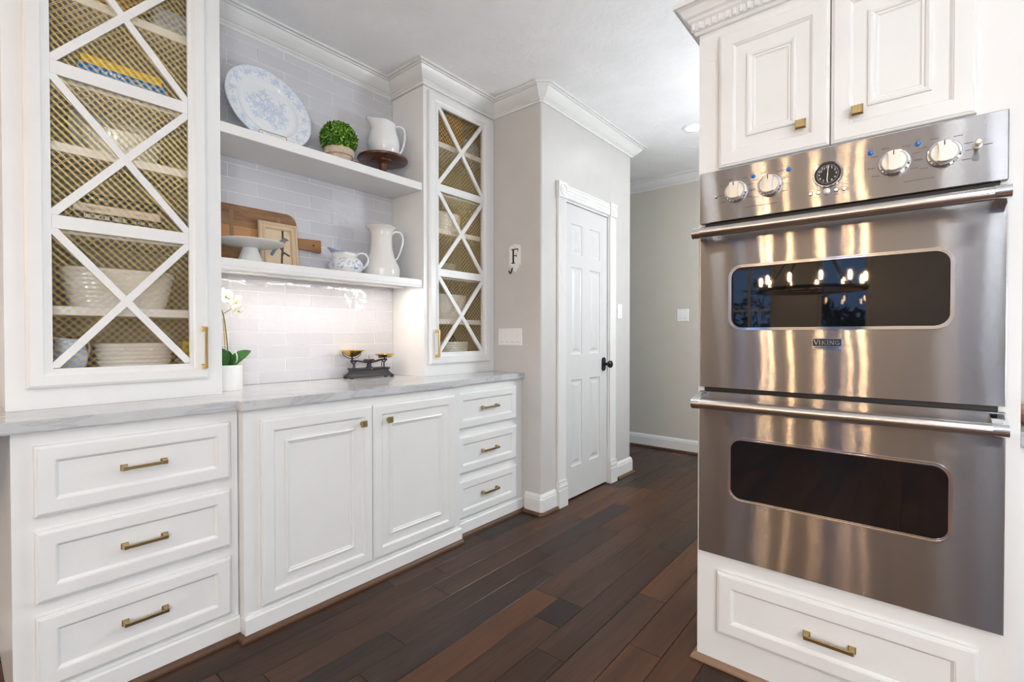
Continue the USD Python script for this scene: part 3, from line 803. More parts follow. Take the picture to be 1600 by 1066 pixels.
sg = thing('letter_hook', 'small white enamel wall hook with a black letter F', 'wall hook', (-2.045, YWS, 1.62))
plate = Polygon([(-0.047, 0.0), (-0.047, 0.118), (-0.036, 0.130), (-0.012, 0.130), (0.0, 0.140), (0.012, 0.130), (0.036, 0.130), (0.047, 0.118), (0.047, 0.0), (0.030, -0.020), (0.015, -0.030), (0.0, -0.045), (-0.015, -0.030), (-0.030, -0.020)]).buffer(0.003)
at = front_at(-2.046, YWS - 0.0004, 1.635)
tr = lambda m_: trimesh.Trimesh(at(m_.vertices), m_.faces, process=False)
part(sg, 'plate', tr(extrude(plate, 0.004)), 'switch_plastic')
F = strokes([(-0.014, 0.012, -0.014, 0.106, 0.014), (-0.030, 0.105, 0.028, 0.105, 0.007), (-0.030, 0.0135, 0.002, 0.0135, 0.006), (-0.014, 0.062, 0.014, 0.062, 0.006), (0.0255, 0.108, 0.0255, 0.086, 0.005), (0.013, 0.074, 0.013, 0.050, 0.005)])
part(sg, 'letter', tr(shift(extrude(F, 0.0006), 0, 0, 0.004)), 'print_black')
hk = spline([(-0.022, -0.018, 0.004), (-0.022, -0.030, 0.010), (-0.021, -0.048, 0.018), (-0.018, -0.058, 0.030), (-0.016, -0.052, 0.042), (-0.016, -0.040, 0.046)], 16)
part(sg, 'hook', tr(tube(hk, 0.0045, 8)), 'black_iron', smooth=40)
for x, y in ((-0.038, -0.004), (0.038, -0.004), (0.0, 0.122)):
    part(sg, 'screw', tr(shift(disc_prism(0.003, 0.0015, 8), x, y, 0.004)), 'wire_steel')

# ================================================================== OVEN CABINET AND DOUBLE OVEN
YCF, XC0, XC1, YO = 1.738, -0.588, 0.2095, 1.715
oc = thing('oven_cabinet', 'tall white cabinet housing the stainless double oven', 'cabinet', (-0.19, 2.06, 0))
OX0, OX1 = -0.5757, 0.1813
cab = [bx(XC0, XC0 + 0.02, YCF + 0.0205, YKW - 0.001, 0, 2.245), bx(XC1 - 0.02, XC1, YCF + 0.0205, YKW - 0.001, 0, 2.245), bx(XC0 + 0.02, XC1 - 0.02, YKW - 0.02, YKW - 0.001, 0.0, 2.245)]
part(oc, 'side_panel', cab[0], 'white_paint'); part(oc, 'side_panel', cab[1], 'white_paint'); part(oc, 'back_panel', cab[2], 'white_paint')
part(oc, 'shelf', bx(XC0 + 0.02, XC1 - 0.02, YCF + 0.0205, YKW - 0.02, 0.370, 0.388), 'white_paint')
part(oc, 'shelf', bx(XC0 + 0.02, XC1 - 0.02, YCF + 0.0205, YKW - 0.02, 1.735, 1.753), 'white_paint')
ff = sbox(XC0, 0, XC1, 2.245).difference(sbox(OX0 + 0.012, 0.41, OX1 - 0.012, 1.72))
part(oc, 'face_frame', on_front(extrude(ff, 0.02), YCF + 0.02), 'white_paint')
part(oc, 'shoe_moulding', sweep(shoe_on(0.0), [(XC0, YKW), (XC0, YCF), (XC1, YCF)]), 'shoe_wood_pale')
for a, b, kx in ((-0.5167, -0.1966, -0.2685), (-0.1932, 0.1234, -0.127)):
    d = part(oc, 'door', on_front(rect_rings(a, b, 1.738, 2.190, FANCY(0.0445, 0.088, 0.027)), YCF), 'white_paint')
    square_knob(d, (kx, YCF - 0.020, 1.812), (0, -1, 0), 0.0145, 'aged_brass')
d = part(oc, 'drawer', on_front(rect_rings(-0.5165, 0.1386, 0.127, 0.3396, DRAWER), YCF), 'white_paint')
bar_pull(d, (-0.247, YCF - 0.0105, 0.2265), (-0.131, YCF - 0.0105, 0.2265), (0, -1, 0))
OCROWN = [(0, 2.226), (0.010, 2.226), (0.014, 2.232), (0.014, 2.236), (0.022, 2.238), (0.022, 2.262), (0.026, 2.266), (0.030, 2.270), (0.034, 2.278), (0.042, 2.284), (0.046, 2.292), (0.054, 2.306), (0.063, 2.312), (0.070, 2.313), (0.070, 2.330), (0, 2.330)]
cr = part(oc, 'crown', sweep(OCROWN, [(XC0, YKW - 0.002), (XC0, YCF), (XC1, YCF)]), 'white_paint')
n = 0
x = XC0 - 0.018
while x < XC1 - 0.01:
    part(cr, 'dentil', bx(x, x + 0.0115, YCF - 0.0285, YCF - 0.0222, 2.239, 2.261, 0.0008), 'white_paint'); x += 0.0225
part(oc, 'top_panel', bx(XC0, XC1, YCF, YKW - 0.001, 2.246, 2.262), 'white_paint')

ov = thing('double_oven', 'stainless steel double wall oven built into the tall white cabinet', 'oven', (-0.197, 1.715, 0.401))
tag(stage.GetPrimAtPath(ov), 'stainless steel double wall oven built into the tall white cabinet', 'oven')
part(ov, 'oven_body', bx(OX0 + 0.014, OX1 - 0.014, YO + 0.046, YKW - 0.03, 0.412, 1.718), 'black_gap')
for za, zb in ((1.5375, 1.5520), (0.9670, 0.9810)):
    part(ov, 'vent_gap', bx(OX0 + 0.014, OX1 - 0.014, YO + 0.012, YO + 0.0455, za, zb), 'black_gap')
cpn = part(ov, 'control_panel', bx(OX0, OX1, YO, YO + 0.0225, 1.553, 1.729, 0.0016), 'brushed_steel')


def oven_door(z0, z1, wz0, wz1, hz):
    wx0, wx1 = -0.4795, 0.0849
    outer = sbox(OX0, z0, OX1, z1).difference(rrect(wx0 + 0.004, wx1 - 0.004, wz0 + 0.004, wz1 - 0.004, 0.038))
    d = part(ov, 'oven_door', on_front(extrude(outer, 0.0215), YO + 0.0215), 'brushed_steel')
    part(d, 'door_edge', cat([bx(OX0 + 0.0003, OX0 + 0.0025, YO - 0.0012, YO, z0 + 0.001, z1 - 0.001), bx(OX1 - 0.0025, OX1 - 0.0003, YO - 0.0012, YO, z0 + 0.001, z1 - 0.001)]), 'handle_steel')
    ringp = rrect(wx0, wx1, wz0, wz1, 0.042, 12)
    part(d, 'window_trim', cat([on_front(extrude(ringp.difference(ringp.buffer(-0.0038)), 0.004), YO + 0.0005), on_front(extrude(ringp.buffer(-0.0052).difference(ringp.buffer(-0.0086)), 0.0025), YO + 0.0005), on_front(extrude(ringp.buffer(-0.003).difference(ringp.buffer(-0.009)), 0.001), YO + 0.0005)]), 'chrome')
    part(d, 'window', on_front(extrude(ringp.buffer(-0.0066), 0.008), YO + 0.0095), 'oven_glass')
    yh = 1.650
    part(d, 'handle', rod((-0.5525, yh, hz), (0.1535, yh, hz), 0.0165, 24), 'handle_steel', smooth=40, label='brushed steel tube handle')
    for a, b in ((-0.5790, -0.5490), (0.1500, 0.1810)):
        cyl = rod((a, yh, hz), (b, yh, hz), 0.0178, 24)
        cyl2 = rod((a + 0.001, yh, hz), (b - 0.001, yh, hz), 0.0178, 24)
        br = hull(cyl2, np.array([(max(a, OX0) + 0.001, YO, hz + 0.034), (min(b, OX1) - 0.001, YO, hz + 0.034), (max(a, OX0) + 0.001, YO, hz - 0.012), (min(b, OX1) - 0.001, YO, hz - 0.012)]))
        part(d, 'handle_bracket', br, 'chrome', smooth=30)
    return d


d1 = oven_door(0.982, 1.536, 1.179, 1.398, 1.5085)
d2 = oven_door(0.401, 0.966, 0.602, 0.8175, 0.930)
# badge
bdg = part(ov, 'badge', on_front(extrude(rrect(-0.2365, -0.1600, 1.1195, 1.1535, 0.004), 0.003), YO), 'chrome')
part(bdg, 'badge_field', on_front(extrude(rrect(-0.2345, -0.1620, 1.1295, 1.1515, 0.003), 0.0006), YO - 0.003), 'black_plastic')
h = 0.0115; sw_, tw = 0.0024, 0.0011
def ser(x, y, w=0.0042): return (x - w / 2, y, x + w / 2, y, 0.0011)
L = []
zb, zt = 0.0, h
def V(x): return [(x, h * 1.18, x + 0.0058, zb, 0.0026), (x + 0.0058, zb, x + 0.0108, h * 1.18, 0.0013), ser(x, h * 1.18, 0.0050), ser(x + 0.0108, h * 1.18, 0.0045)]
def I(x): return [(x, zb, x, zt, sw_), ser(x, zb), ser(x, zt)]
def K(x): return I(x) + [(x, h * 0.42, x + 0.0072, zt, 0.0012), (x + 0.0026, h * 0.55, x + 0.0080, zb, 0.0026), ser(x + 0.0072, zt), ser(x + 0.0080, zb)]
def N(x): return [(x, zb, x, zt, 0.0012), (x, zt, x + 0.0088, zb, 0.0026), (x + 0.0088, zb, x + 0.0088, zt, 0.0012), ser(x, zb), ser(x + 0.0088, zt), ser(x - 0.0006, zt, 0.003)]
def Gg(x):
    a = [(x + 0.0052 + 0.0050 * math.cos(t), h / 2 + (h / 2 - 0.0008) * math.sin(t)) for t in np.linspace(0.75, 2 * PI - 0.55, 18)]
    return [(*a[i], *a[i + 1], 0.0017) for i in range(17)] + [(x + 0.0095, 0.0005, x + 0.0095, h * 0.42, 0.002), ser(x + 0.0090, h * 0.44, 0.0045)]
word = strokes(V(0) + I(0.0148) + K(0.0215) + I(0.0352) + N(0.0412) + Gg(0.0540))
part(bdg, 'lettering', on_front(shift(extrude(word, 0.0006), -0.2308, 1.1340, 0), YO - 0.0036), 'chrome', label='silver raised word VIKING')
sub = meshkit.text_mesh('PROFESSIONAL', 0.0052, 0.0004)
e = sub.bounds[1][0] - sub.bounds[0][0]
sub.apply_scale((0.062 / e, 1, 1)); sub.apply_translation((-0.2293, 1.1222, 0.0))
part(bdg, 'lettering', on_front(sub, YO - 0.003), 'print_black', label='small black word PROFESSIONAL')

# panel controls
for kx in (-0.4579, -0.3555, -0.0432, 0.0605):
    bez = lathe([(0.0285, 0.0), (0.0365, 0.0), (0.0365, 0.004), (0.0345, 0.0075), (0.0310, 0.0085), (0.0285, 0.0065)], 40)
    kbz = part(ov, 'knob', orient(lathe([(0.0285, 0.0), (0.0285, 0.016), (0.0265, 0.0185), (0.0001, 0.019)], 40), (1, 0, 0), (0, 0, 1), (kx, YO, 1.6455)), 'satin_nickel', smooth=30, label='round pale metal control knob')
    part(kbz, 'bezel', orient(bez, (1, 0, 0), (0, 0, 1), (kx, YO, 1.6455)), 'chrome', smooth=35)
    gp = Point(0, 0).buffer(0.0272, quad_segs=12).intersection(Polygon([(-0.0155, 0.03), (-0.012, 0.015), (-0.0108, 0.0), (-0.012, -0.015), (-0.0155, -0.03), (0.0155, -0.03), (0.012, -0.015), (0.0108, 0.0), (0.012, 0.015), (0.0155, 0.03)]))
    part(kbz, 'grip', on_front(shift(slab(gp, 0.0188, 0.0330, 0.0015), kx, 1.6455, 0), YO), 'satin_nickel')
    part(kbz, 'pointer', on_front(shift(extrude(sbox(-0.0011, 0.0135, 0.0011, 0.0262), 0.0004), kx, 1.6455, 0.0330), YO), 'print_black')
    tk_ = unary_union([sbox(kx + 0.0325 * math.cos(t) - 0.0016, 1.6455 + 0.0325 * math.sin(t) - 0.0016, kx + 0.0325 * math.cos(t) + 0.0016, 1.6455 + 0.0325 * math.sin(t) + 0.0016) for t in np.linspace(-2.6, -0.3, 8)])
    part(kbz, 'bezel_marks', on_front(extrude(tk_, 0.0010), YO - 0.0078), 'print_black')
for lx in (-0.4049, -0.3032, -0.0965, 0.0071):
    part(ov, 'indicator_light', orient(lathe([(0.0068, 0), (0.0068, 0.002), (0.0055, 0.0045), (0.003, 0.006), (0.0001, 0.0064)], 20), (1, 0, 0), (0, 0, 1), (lx, YO, 1.6855)), 'led_blue', smooth=True, label='small blue indicator light')
for bxx, r in ((-0.2422, 0.0062), (-0.2223, 0.0062), (-0.2010, 0.0090), (-0.1769, 0.0066), (-0.1573, 0.0066)):
    part(ov, 'button', orient(lathe([(r, 0), (r, 0.005), (r * 0.7, 0.0075), (0.0001, 0.008)], 20), (1, 0, 0), (0, 0, 1), (bxx, YO, 1.596)), 'chrome' if r < 0.008 else 'satin_nickel', smooth=40)
part(ov, 'button', orient(lathe([(0.0055, 0), (0.0055, 0.004), (0.0035, 0.0065), (0.0001, 0.007)], 20), (1, 0, 0), (0, 0, 1), (-0.522, YO, 1.6393)), 'chrome', smooth=40)
part(ov, 'toggle', orient(lathe([(0.010, 0), (0.009, 0.003), (0.005, 0.005), (0.0045, 0.018), (0.0075, 0.024), (0.0080, 0.030), (0.005, 0.034), (0.0001, 0.035)], 20), (1, 0, 0), (0, 0, 1), (0.1241, YO, 1.652)), 'satin_nickel', smooth=40)
ck = part(ov, 'clock', orient(lathe([(0.0385, 0), (0.0385, 0.004), (0.0365, 0.0065), (0.0345, 0.0055), (0.0340, 0.004), (0.0001, 0.004)], 48), (1, 0, 0), (0, 0, 1), (-0.199, YO, 1.647)), 'chrome', smooth=30, label='round chrome-rimmed clock')
part(ck, 'dial', orient(disc_prism(0.0338, 0.0006, 40), (1, 0, 0), (0, 0, 1), (-0.199, YO - 0.004, 1.647)), 'black_plastic')
nums = []
for hh_ in range(1, 13):
    tm = meshkit.text_mesh(str(hh_), 0.0056, 0.0003)
    c = tm.bounds.mean(0); a = PI / 2 - hh_ * PI / 6
    nums.append(shift(tm, -0.199 + 0.0215 * math.cos(a) - c[0], 1.647 + 0.0215 * math.sin(a) - c[1], 0))
for t in range(60):
    a = t * PI / 30
    nums.append(extrude(LineString([(-0.199 + 0.0262 * math.cos(a), 1.647 + 0.0262 * math.sin(a)), (-0.199 + (0.0275 if t % 5 else 0.0282) * math.cos(a), 1.647 + (0.0275 if t % 5 else 0.0282) * math.sin(a))]).buffer(0.00035, cap_style=2), 0.0003))
part(ck, 'numerals', on_front(cat(nums), YO - 0.0046), 'print_white')
hand = unary_union([LineString([(-0.199, 1.640), (-0.1975, 1.671)]).buffer(0.0008), LineString([(-0.199, 1.647), (-0.2005, 1.628)]).buffer(0.0010), Point(-0.199, 1.647).buffer(0.0018)])
part(ck, 'hands', on_front(extrude(hand, 0.0004), YO - 0.0050), 'print_white')
# small illegible captions round the knobs
dash = []
for kx in (-0.4579, -0.3555, -0.0432, 0.0605):
    for t in (2.55, 1.95, 1.0, 0.35, -0.05, -0.55, 3.25, 3.8):
        if abs(math.cos(t)) < 0.1: continue
        cx_, cz_ = kx + 0.051 * math.cos(t), 1.6455 + 0.048 * math.sin(t)
        for rr in (0,):
            for q in range(4): dash.append(sbox(cx_ - 0.009 + q * 0.0045, cz_ - 0.0010, cx_ - 0.009 + q * 0.0045 + 0.0034, cz_ + 0.0010))
for bxx in (-0.2422, -0.2223, -0.1769, -0.1573):
    for q in range(3): dash.append(sbox(bxx - 0.006 + q * 0.0042, 1.5825, bxx - 0.006 + q * 0.0042 + 0.003, 1.5842))
for q in range(13): dash.append(sbox(-0.425 + q * 0.007, 1.5865, -0.425 + q * 0.007 + 0.0055, 1.5885)); dash.append(sbox(-0.02 + q * 0.007 if q < 9 else 0.1355, 1.5865 if q < 9 else 1.649, (-0.02 + q * 0.007 + 0.0055) if q < 9 else 0.152, 1.5885 if q < 9 else 1.651))
for lx in (-0.4049, -0.3032, -0.0965, 0.0071):
    for q in range(3): dash.append(sbox(lx - 0.006 + q * 0.0042, 1.6965, lx - 0.006 + q * 0.0042 + 0.003, 1.6980))
part(cpn, 'panel_print', on_front(extrude(unary_union(dash), 0.0002), YO), 'print_grey', label='tiny dark captions around the knobs')

# ---- neighbouring counter right of the ovens (a sliver in view)
nb = thing('base_cabinet', 'white base cabinet just right of the oven cabinet, a sliver at the picture edge', 'cabinet', (0.9, 2.06, 0))
part(nb, 'body', bx(XC1 + 0.002, 2.0, 1.79, YKW - 0.001, 0.09, 0.874), 'white_paint')
part(nb, 'plinth', bx(XC1 + 0.002, 2.0, 1.84, YKW - 0.001, 0.0, 0.09), 'white_paint')
nc = thing('countertop', 'short pale countertop right of the oven cabinet', 'countertop', (0.9, 2.06, 0.875))
part(nc, 'slab', bx(XC1 + 0.002, 2.02, 1.765, YKW - 0.001, 0.875, 0.914, 0.003), 'quartzite')
nbd = thing('cutting_board', 'brown wooden board lying on the short counter at the right picture edge', 'cutting board', (0.45, 2.0, 0.914))
part(nbd, 'board', bx(0.235, 0.60, 1.86, 2.15, 0.9145, 0.950, 0.006), 'board_honey')
# added white island out of view, bounces light up to the ceiling
isl = thing('kitchen_island', 'white island block with pale stone top, added out of frame to bounce light', 'kitchen island', (1.7, -0.9, 0))
part(isl, 'body', bx(1.35, 2.15, -2.1, 0.25, 0.0, 0.874), 'white_paint')
part(isl, 'top', bx(1.30, 2.20, -2.15, 0.30, 0.875, 0.914, 0.003), 'quartzite')

# ================================================================== LAMPS
def can(x, y, label, group):
    t = thing('recessed_light', label, 'ceiling light', (x, y, CEIL), group=group)
    part(t, 'trim_ring', shift(lathe([(0.060, -0.0005), (0.060, -0.004), (0.066, -0.007), (0.088, -0.004), (0.090, -0.0005)], 32), x, y, CEIL), 'switch_plastic', smooth=30)
    part(t, 'lens', shift(lathe([(0.0602, -0.0022), (0.0001, -0.0022)], 24), x, y, CEIL), 'can_glow')


can(-1.285, 3.69, 'glowing round recessed ceiling light in the hallway, beside the oven cabinet crown', None)
for x, y in ((1.6, 3.6), (-3.4, 3.9)): can(x, y, 'unseen recessed ceiling light placed to light the hallway, out of frame', 'hallway lights out of frame')  # out of view, placed to light the hallway
for x, y in ((-1.25, -2.2), (-1.25, -0.35), (-1.22, 1.15), (0.21, -2.4), (0.21, -0.85), (0.21, 0.70), (1.75, -2.5), (1.75, -1.26), (1.75, 0.7), (2.8, 1.2), (-2.0, -4.3), (0.6, -4.3), (2.2, -4.2)):
    can(x, y, 'unseen recessed ceiling light placed to light the kitchen, out of frame', 'kitchen lights out of frame')  # out of view, placed to light the kitchen

def globe(label, x, y, z, r, group=None):  # globe lamp out of view, used mostly as added fill
    t = thing('globe_pendant', label, 'pendant lamp', (x, y, z), group=group)
    part(t, 'globe', shift(trimesh.creation.icosphere(3, r), x, y, z), 'unseen_globe_glow', smooth=True)
    part(t, 'cap', shift(lathe([(0.03, -0.01), (0.032, 0.03), (0.012, 0.05), (0.0001, 0.05)], 20), x, y, z + r), 'aged_brass', smooth=40)
    part(t, 'rod', rod((x, y, z + r + 0.045), (x, y, CEIL - 0.012), 0.006, 8), 'aged_brass')
    part(t, 'canopy', shift(disc_prism(0.06, 0.0115, 24), x, y, CEIL - 0.012), 'aged_brass')


for k, y in enumerate((-1.65, -0.88, -0.1)):
    globe(['far', 'middle', 'near'][k] + ' opal globe lamp added as fill over the added island, out of frame', 1.75, y, 1.60, 0.16)  # added fill lamps that lift the ceiling and cabinet fronts
globe('opal globe lamp added behind the oven cabinet to brighten the hallway, hidden from view', -0.25, 3.35, 1.70, 0.23)  # added fill lamp for the hallway walls and ceiling
globe('unseen opal globe lamp behind the camera, placed for the bright patch in the right of the steel', 0.45, -1.2, 2.3, 0.06)  # out of view, placed to brighten the right edge of the steel
for lx, ly, lr, ll in ((0.80, -0.95, 0.17, 'opal globe lamp added as fill right behind the camera, out of frame'), (1.15, -0.22, 0.115, 'opal globe lamp added as fill right of the camera, out of frame')):  # added fill lamps for the ceiling and the left cabinets
    lamp = thing('floor_lamp', ll, 'added lamp', (lx, ly, 0))
    part(lamp, 'base', shift(lathe([(0.0001, 0.0), (0.14, 0.0), (0.14, 0.012), (0.02, 0.022), (0.012, 0.04)], 32), lx, ly, 0.0003), 'aged_brass', smooth=40)
    part(lamp, 'pole', rod((lx, ly, 0.03), (lx, ly, 0.96), 0.011, 10), 'aged_brass')
    part(lamp, 'globe', shift(trimesh.creation.icosphere(3, lr), lx, ly, 0.96 + lr), 'unseen_globe_glow', smooth=True)

chd = thing('chandelier', 'dark wheel chandelier with glowing candle bulbs, mirrored in the upper oven glass', 'chandelier', (-0.957, -3.40, 1.70))
CZ = -0.10
CX, CY, CR = -0.957, -3.40, 0.545
part(chd, 'wheel', shift(lathe([(CR - 0.025, 1.80), (CR + 0.025, 1.80), (CR + 0.025, 1.838), (CR - 0.025, 1.838), (CR - 0.025, 1.80)], 48), CX, CY, CZ), 'chandelier_wood', smooth=30)
part(chd, 'spoke', bx(CX - CR, CX + CR, CY - 0.012, CY + 0.012, 1.806 + CZ, 1.830 + CZ), 'chandelier_wood')
part(chd, 'spoke', bx(CX - 0.012, CX + 0.012, CY - CR, CY + CR, 1.806 + CZ, 1.830 + CZ), 'chandelier_wood')
for k in range(4):
    a = PI / 4 + k * PI / 2
    part(chd, 'rod', rod((CX + CR * math.cos(a), CY + CR * math.sin(a), 1.83 + CZ), (CX, CY, 2.52), 0.008, 8), 'black_iron')
part(chd, 'hub', shift(lathe([(0.0001, 2.46), (0.04, 2.48), (0.03, 2.54), (0.012, 2.56), (0.012, 2.735), (0.06, 2.737), (0.06, 2.7495), (0.0001, 2.7495)], 24), CX, CY, 0), 'black_iron', smooth=30)
for k in range(11):
    a = 0.12 + k * 2 * PI / 11
    x, y = CX + CR * math.cos(a), CY + CR * math.sin(a)
    c = part(chd, 'candle_holder', shift(disc_prism(0.014, 0.05, 12), x, y, 1.838 + CZ), 'black_iron')
    part(c, 'bulb', shift(lathe([(0.0001, 1.889), (0.012, 1.889), (0.016, 1.910), (0.017, 1.965), (0.012, 1.985), (0.0001, 1.992)], 12), x, y, CZ), 'bulb_glow', smooth=True)

# ================================================================== THINGS ON THE SHELVES
SPOUT = math.radians(-125)


def vessel(prof, rim_i, spout_out, lift, dip, gw=0.5, n=64, wall=0.004, squash=0.0):
    """a jug, spout along +x: profile [(r, z)] up to the rim (last point), spout pulled out of the part above profile index rim_i"""
    p = np.array(prof, float)
    from scipy.interpolate import PchipInterpolator
    t = np.r_[0, np.cumsum(np.linalg.norm(np.diff(p, axis=0), axis=1))]
    tt = np.linspace(0, t[-1], 46)
    r, z = PchipInterpolator(t, p[:, 0])(tt), PchipInterpolator(t, p[:, 1])(tt)
    rr = np.r_[r, r[-1] - wall * 0.5, np.maximum(r[::-1][:24] - wall, 0.001)]
    zz = np.r_[z, z[-1] + wall * 0.4, z[::-1][:24]]
    th = np.linspace(-PI, PI, n, endpoint=False)
    z0 = p[rim_i, 1]
    w = np.clip((zz - z0) / (p[-1, 1] - z0), 0, 1.05) ** 1.6
    g = np.exp(-(th / gw) ** 2)
    sl = (np.cos(th) + 1) / 2
    R = rr[:, None] + w[:, None] * (spout_out * g[None] - 0.10 * rr[:, None] * np.exp(-((np.abs(th) - 1.0) / 0.4) ** 2)[None] * (spout_out > 0.01))
    Z = zz[:, None] + w[:, None] * (lift * g[None] + dip * (sl[None] - 0.5))
    v = np.stack([R * np.cos(th), R * np.sin(th), Z], -1).reshape(-1, 3)
    f = []
    for i in range(len(rr) - 1):
        for j in range(n):
            a, b = i * n + j, i * n + (j + 1) % n
            f += [(a, b, b + n), (a, b + n, a + n)]
    base = len(v)
    v = np.vstack([v, [[0, 0, p[0, 1]]]])
    f += [(base, (j + 1) % n, j) for j in range(n)]
    return T(v, f)


def handle_tube(pts, r0, r1, n=30, flat=1.0):
    c = spline([(-a, 0, b) for a, b in pts], n)
    return tube(c, np.linspace(r0, r1, n), 10, flat=flat, ref=(0, 1, 0))


def place(m_, loc, rz=0.0):
    M = trimesh.transformations.rotation_matrix(rz, (0, 0, 1)); M[:3, 3] = loc
    m_ = m_.copy(); m_.apply_transform(M); return m_


def jug(name, label, cat_, loc, rz, body, hpts, hr, material, color=None):
    t = thing(name, label, cat_, loc, rz)
    part(t, 'body', body, material, world=False, smooth=True, color=color)
    h_ = handle_tube(hpts, *hr)
    part(t, 'handle', h_, material if color is None else 'ceramic', world=False, smooth=True)
    return t


# upper shelf: platter on its easel
def bloom(x, y, cx, cy, R, k=5, ph=0.0):
    dx, dy = x - cx, y - cy
    r, a = np.hypot(dx, dy) / R, np.arctan2(dy, dx)
    e = 0.72 + 0.28 * np.cos(k * a + ph)
    inside = np.clip((e - r) * 6, 0, 1)
    tex = 0.35 + 0.45 * np.abs(np.sin(k * a / 2 + ph / 2)) * np.clip(r * 1.4, 0, 1) + 0.35 * (np.abs(r - 0.3) < 0.10)
    return inside * tex


def sprig(x, y, cx, cy, R, seed):
    g = np.random.default_rng(seed); o = np.zeros_like(x)
    for _ in range(9):
        a, d = g.uniform(0, 2 * PI), g.uniform(0.45, 1.15) * R
        px, py = cx + d * math.cos(a), cy + d * math.sin(a)
        b = a + g.normal() * 0.5
        u, w = (x - px) * math.cos(b) + (y - py) * math.sin(b), -(x - px) * math.sin(b) + (y - py) * math.cos(b)
        e = (u / (0.34 * R)) ** 2 + (w / (0.13 * R)) ** 2
        o = np.maximum(o, np.clip((1 - e) * 3, 0, 1) * g.uniform(0.35, 0.8))
    return o


def transfer(o, base=(0.80, 0.825, 0.85), ink=(0.24, 0.38, 0.64)):
    o = np.clip(o, 0, 1)[:, None]
    return np.array(base) * (1 - o) + np.array(ink) * o


PA, PB, LEAN, ROT = 0.215, 0.197, 0.276, -1.04
nr, nt = 110, 300
rad = np.linspace(0.0, 1.0, nr); th = np.arange(nt) * 2 * PI / nt
RR, TH = np.meshgrid(rad, th, indexing='ij')
prof_z = np.interp(rad, [0, 0.60, 0.66, 0.72, 0.80, 0.97, 1.0], [0, 0.0, 0.003, 0.013, 0.017, 0.026, 0.026])
sc = 1 + 0.003 * np.cos(12 * TH) * np.clip((RR - 0.8) * 5, 0, 1)
X = RR * sc * PA * np.cos(TH); Y = RR * sc * PB * np.sin(TH)
x_, y_ = X.ravel(), Y.ravel()
ink = np.zeros_like(x_)
gq = np.random.default_rng(4)
for cx_, cy_, R_, s_ in ((0.0, 0.005, 0.036, 1), (0.045, -0.03, 0.028, 2), (-0.045, 0.03, 0.026, 3), (0.03, 0.05, 0.026, 4), (-0.04, -0.045, 0.028, 5), (0.075, 0.025, 0.020, 6), (-0.075, -0.005, 0.020, 7), (0.005, -0.078, 0.022, 8), (-0.005, 0.085, 0.020, 9), (0.085, -0.02, 0.020, 10), (-0.085, 0.035, 0.018, 11), (0.02, 0.025, 0.03, 12), (-0.02, -0.015, 0.03, 13), (0.062, 0.062, 0.016, 14), (-0.07, -0.055, 0.018, 15)):
    ink = np.maximum(ink, 0.75 * bloom(x_, y_, cx_, cy_, R_, 5, s_)); ink = np.maximum(ink, 0.7 * sprig(x_, y_, cx_, cy_, R_ * 1.25, s_))
for k in range(15):
    a = k * 2 * PI / 15 + 0.2
    cx_, cy_ = 0.855 * PA * math.cos(a), 0.855 * PB * math.sin(a)
    ink = np.maximum(ink, 0.8 * bloom(x_, y_, cx_, cy_, 0.021, 5, k)); ink = np.maximum(ink, 0.75 * sprig(x_, y_, cx_, cy_, 0.030, 30 + k)); ink = np.maximum(ink, 0.45 * sprig(x_, y_, 0.80 * PA * math.cos(a + 0.21), 0.80 * PB * math.sin(a + 0.21), 0.024, 130 + k))
rr_ = RR.ravel()
ink = np.where((rr_ > 0.62) & (rr_ < 0.735), 0.04, ink)
ink = np.maximum(ink, 0.36 * np.clip((rr_ - 0.945) * 40, 0, 1) * (0.7 + 0.3 * np.sin(60 * TH.ravel())))
ink = np.maximum(ink, 0.14 * ((rr_ > 0.90) & (rr_ < 0.945)))
ink *= 0.72 + 0.28 * meshkit.noise(np.stack([x_, y_, 0 * x_], 1) * 260)
front = np.stack([X, Y, np.broadcast_to(prof_z[:, None], X.shape)], -1).reshape(-1, 3)
back = front.copy(); back[:, 2] -= 0.006
f = []
for i in range(nr - 1):
    for j in range(nt):
        a, b = i * nt + j, i * nt + (j + 1) % nt
        f += [(a, a + nt, b + nt), (a, b + nt, b)]
N0 = nr * nt
fb = [(N0 + a, N0 + c, N0 + b) for a, b, c in f]
e_ = [((nr - 1) * nt + j, N0 + (nr - 1) * nt + j, (nr - 1) * nt + (j + 1) % nt) for j in range(nt)] + [((nr - 1) * nt + (j + 1) % nt, N0 + (nr - 1) * nt + j, N0 + (nr - 1) * nt + (j + 1) % nt) for j in range(nt)]
pv = np.vstack([front, back])
# local plane: a -> +y, b -> up and back, normal -> into the room
cR, sR = math.cos(ROT), math.sin(ROT)
cA, sA = pv[:, 0] * cR - pv[:, 1] * sR, pv[:, 0] * sR + pv[:, 1] * cR
cl, sl = math.cos(LEAN), math.sin(LEAN)
PC = np.array([-2.446, 1.037, 2.2900])
W = PC + np.stack([-sA * sl + pv[:, 2] * cl, cA, sA * cl + pv[:, 2] * sl], 1)
col = np.vstack([transfer(ink), np.tile((0.80, 0.82, 0.84), (N0, 1))])
W[:, 2] += 2.0812 - W[:, 2].min()
pt = thing('platter', 'large oval blue-and-white floral platter leaning on the upper shelf', 'platter', (-2.37, 1.037, 2.078))
part(pt, 'dish', T(W, f + fb + e_), 'transferware', smooth=True, color=col)
es = thing('plate_easel', 'thin brass wire easel holding the oval platter', 'plate stand', (-2.37, 1.056, 2.0765))
xe = -2.318
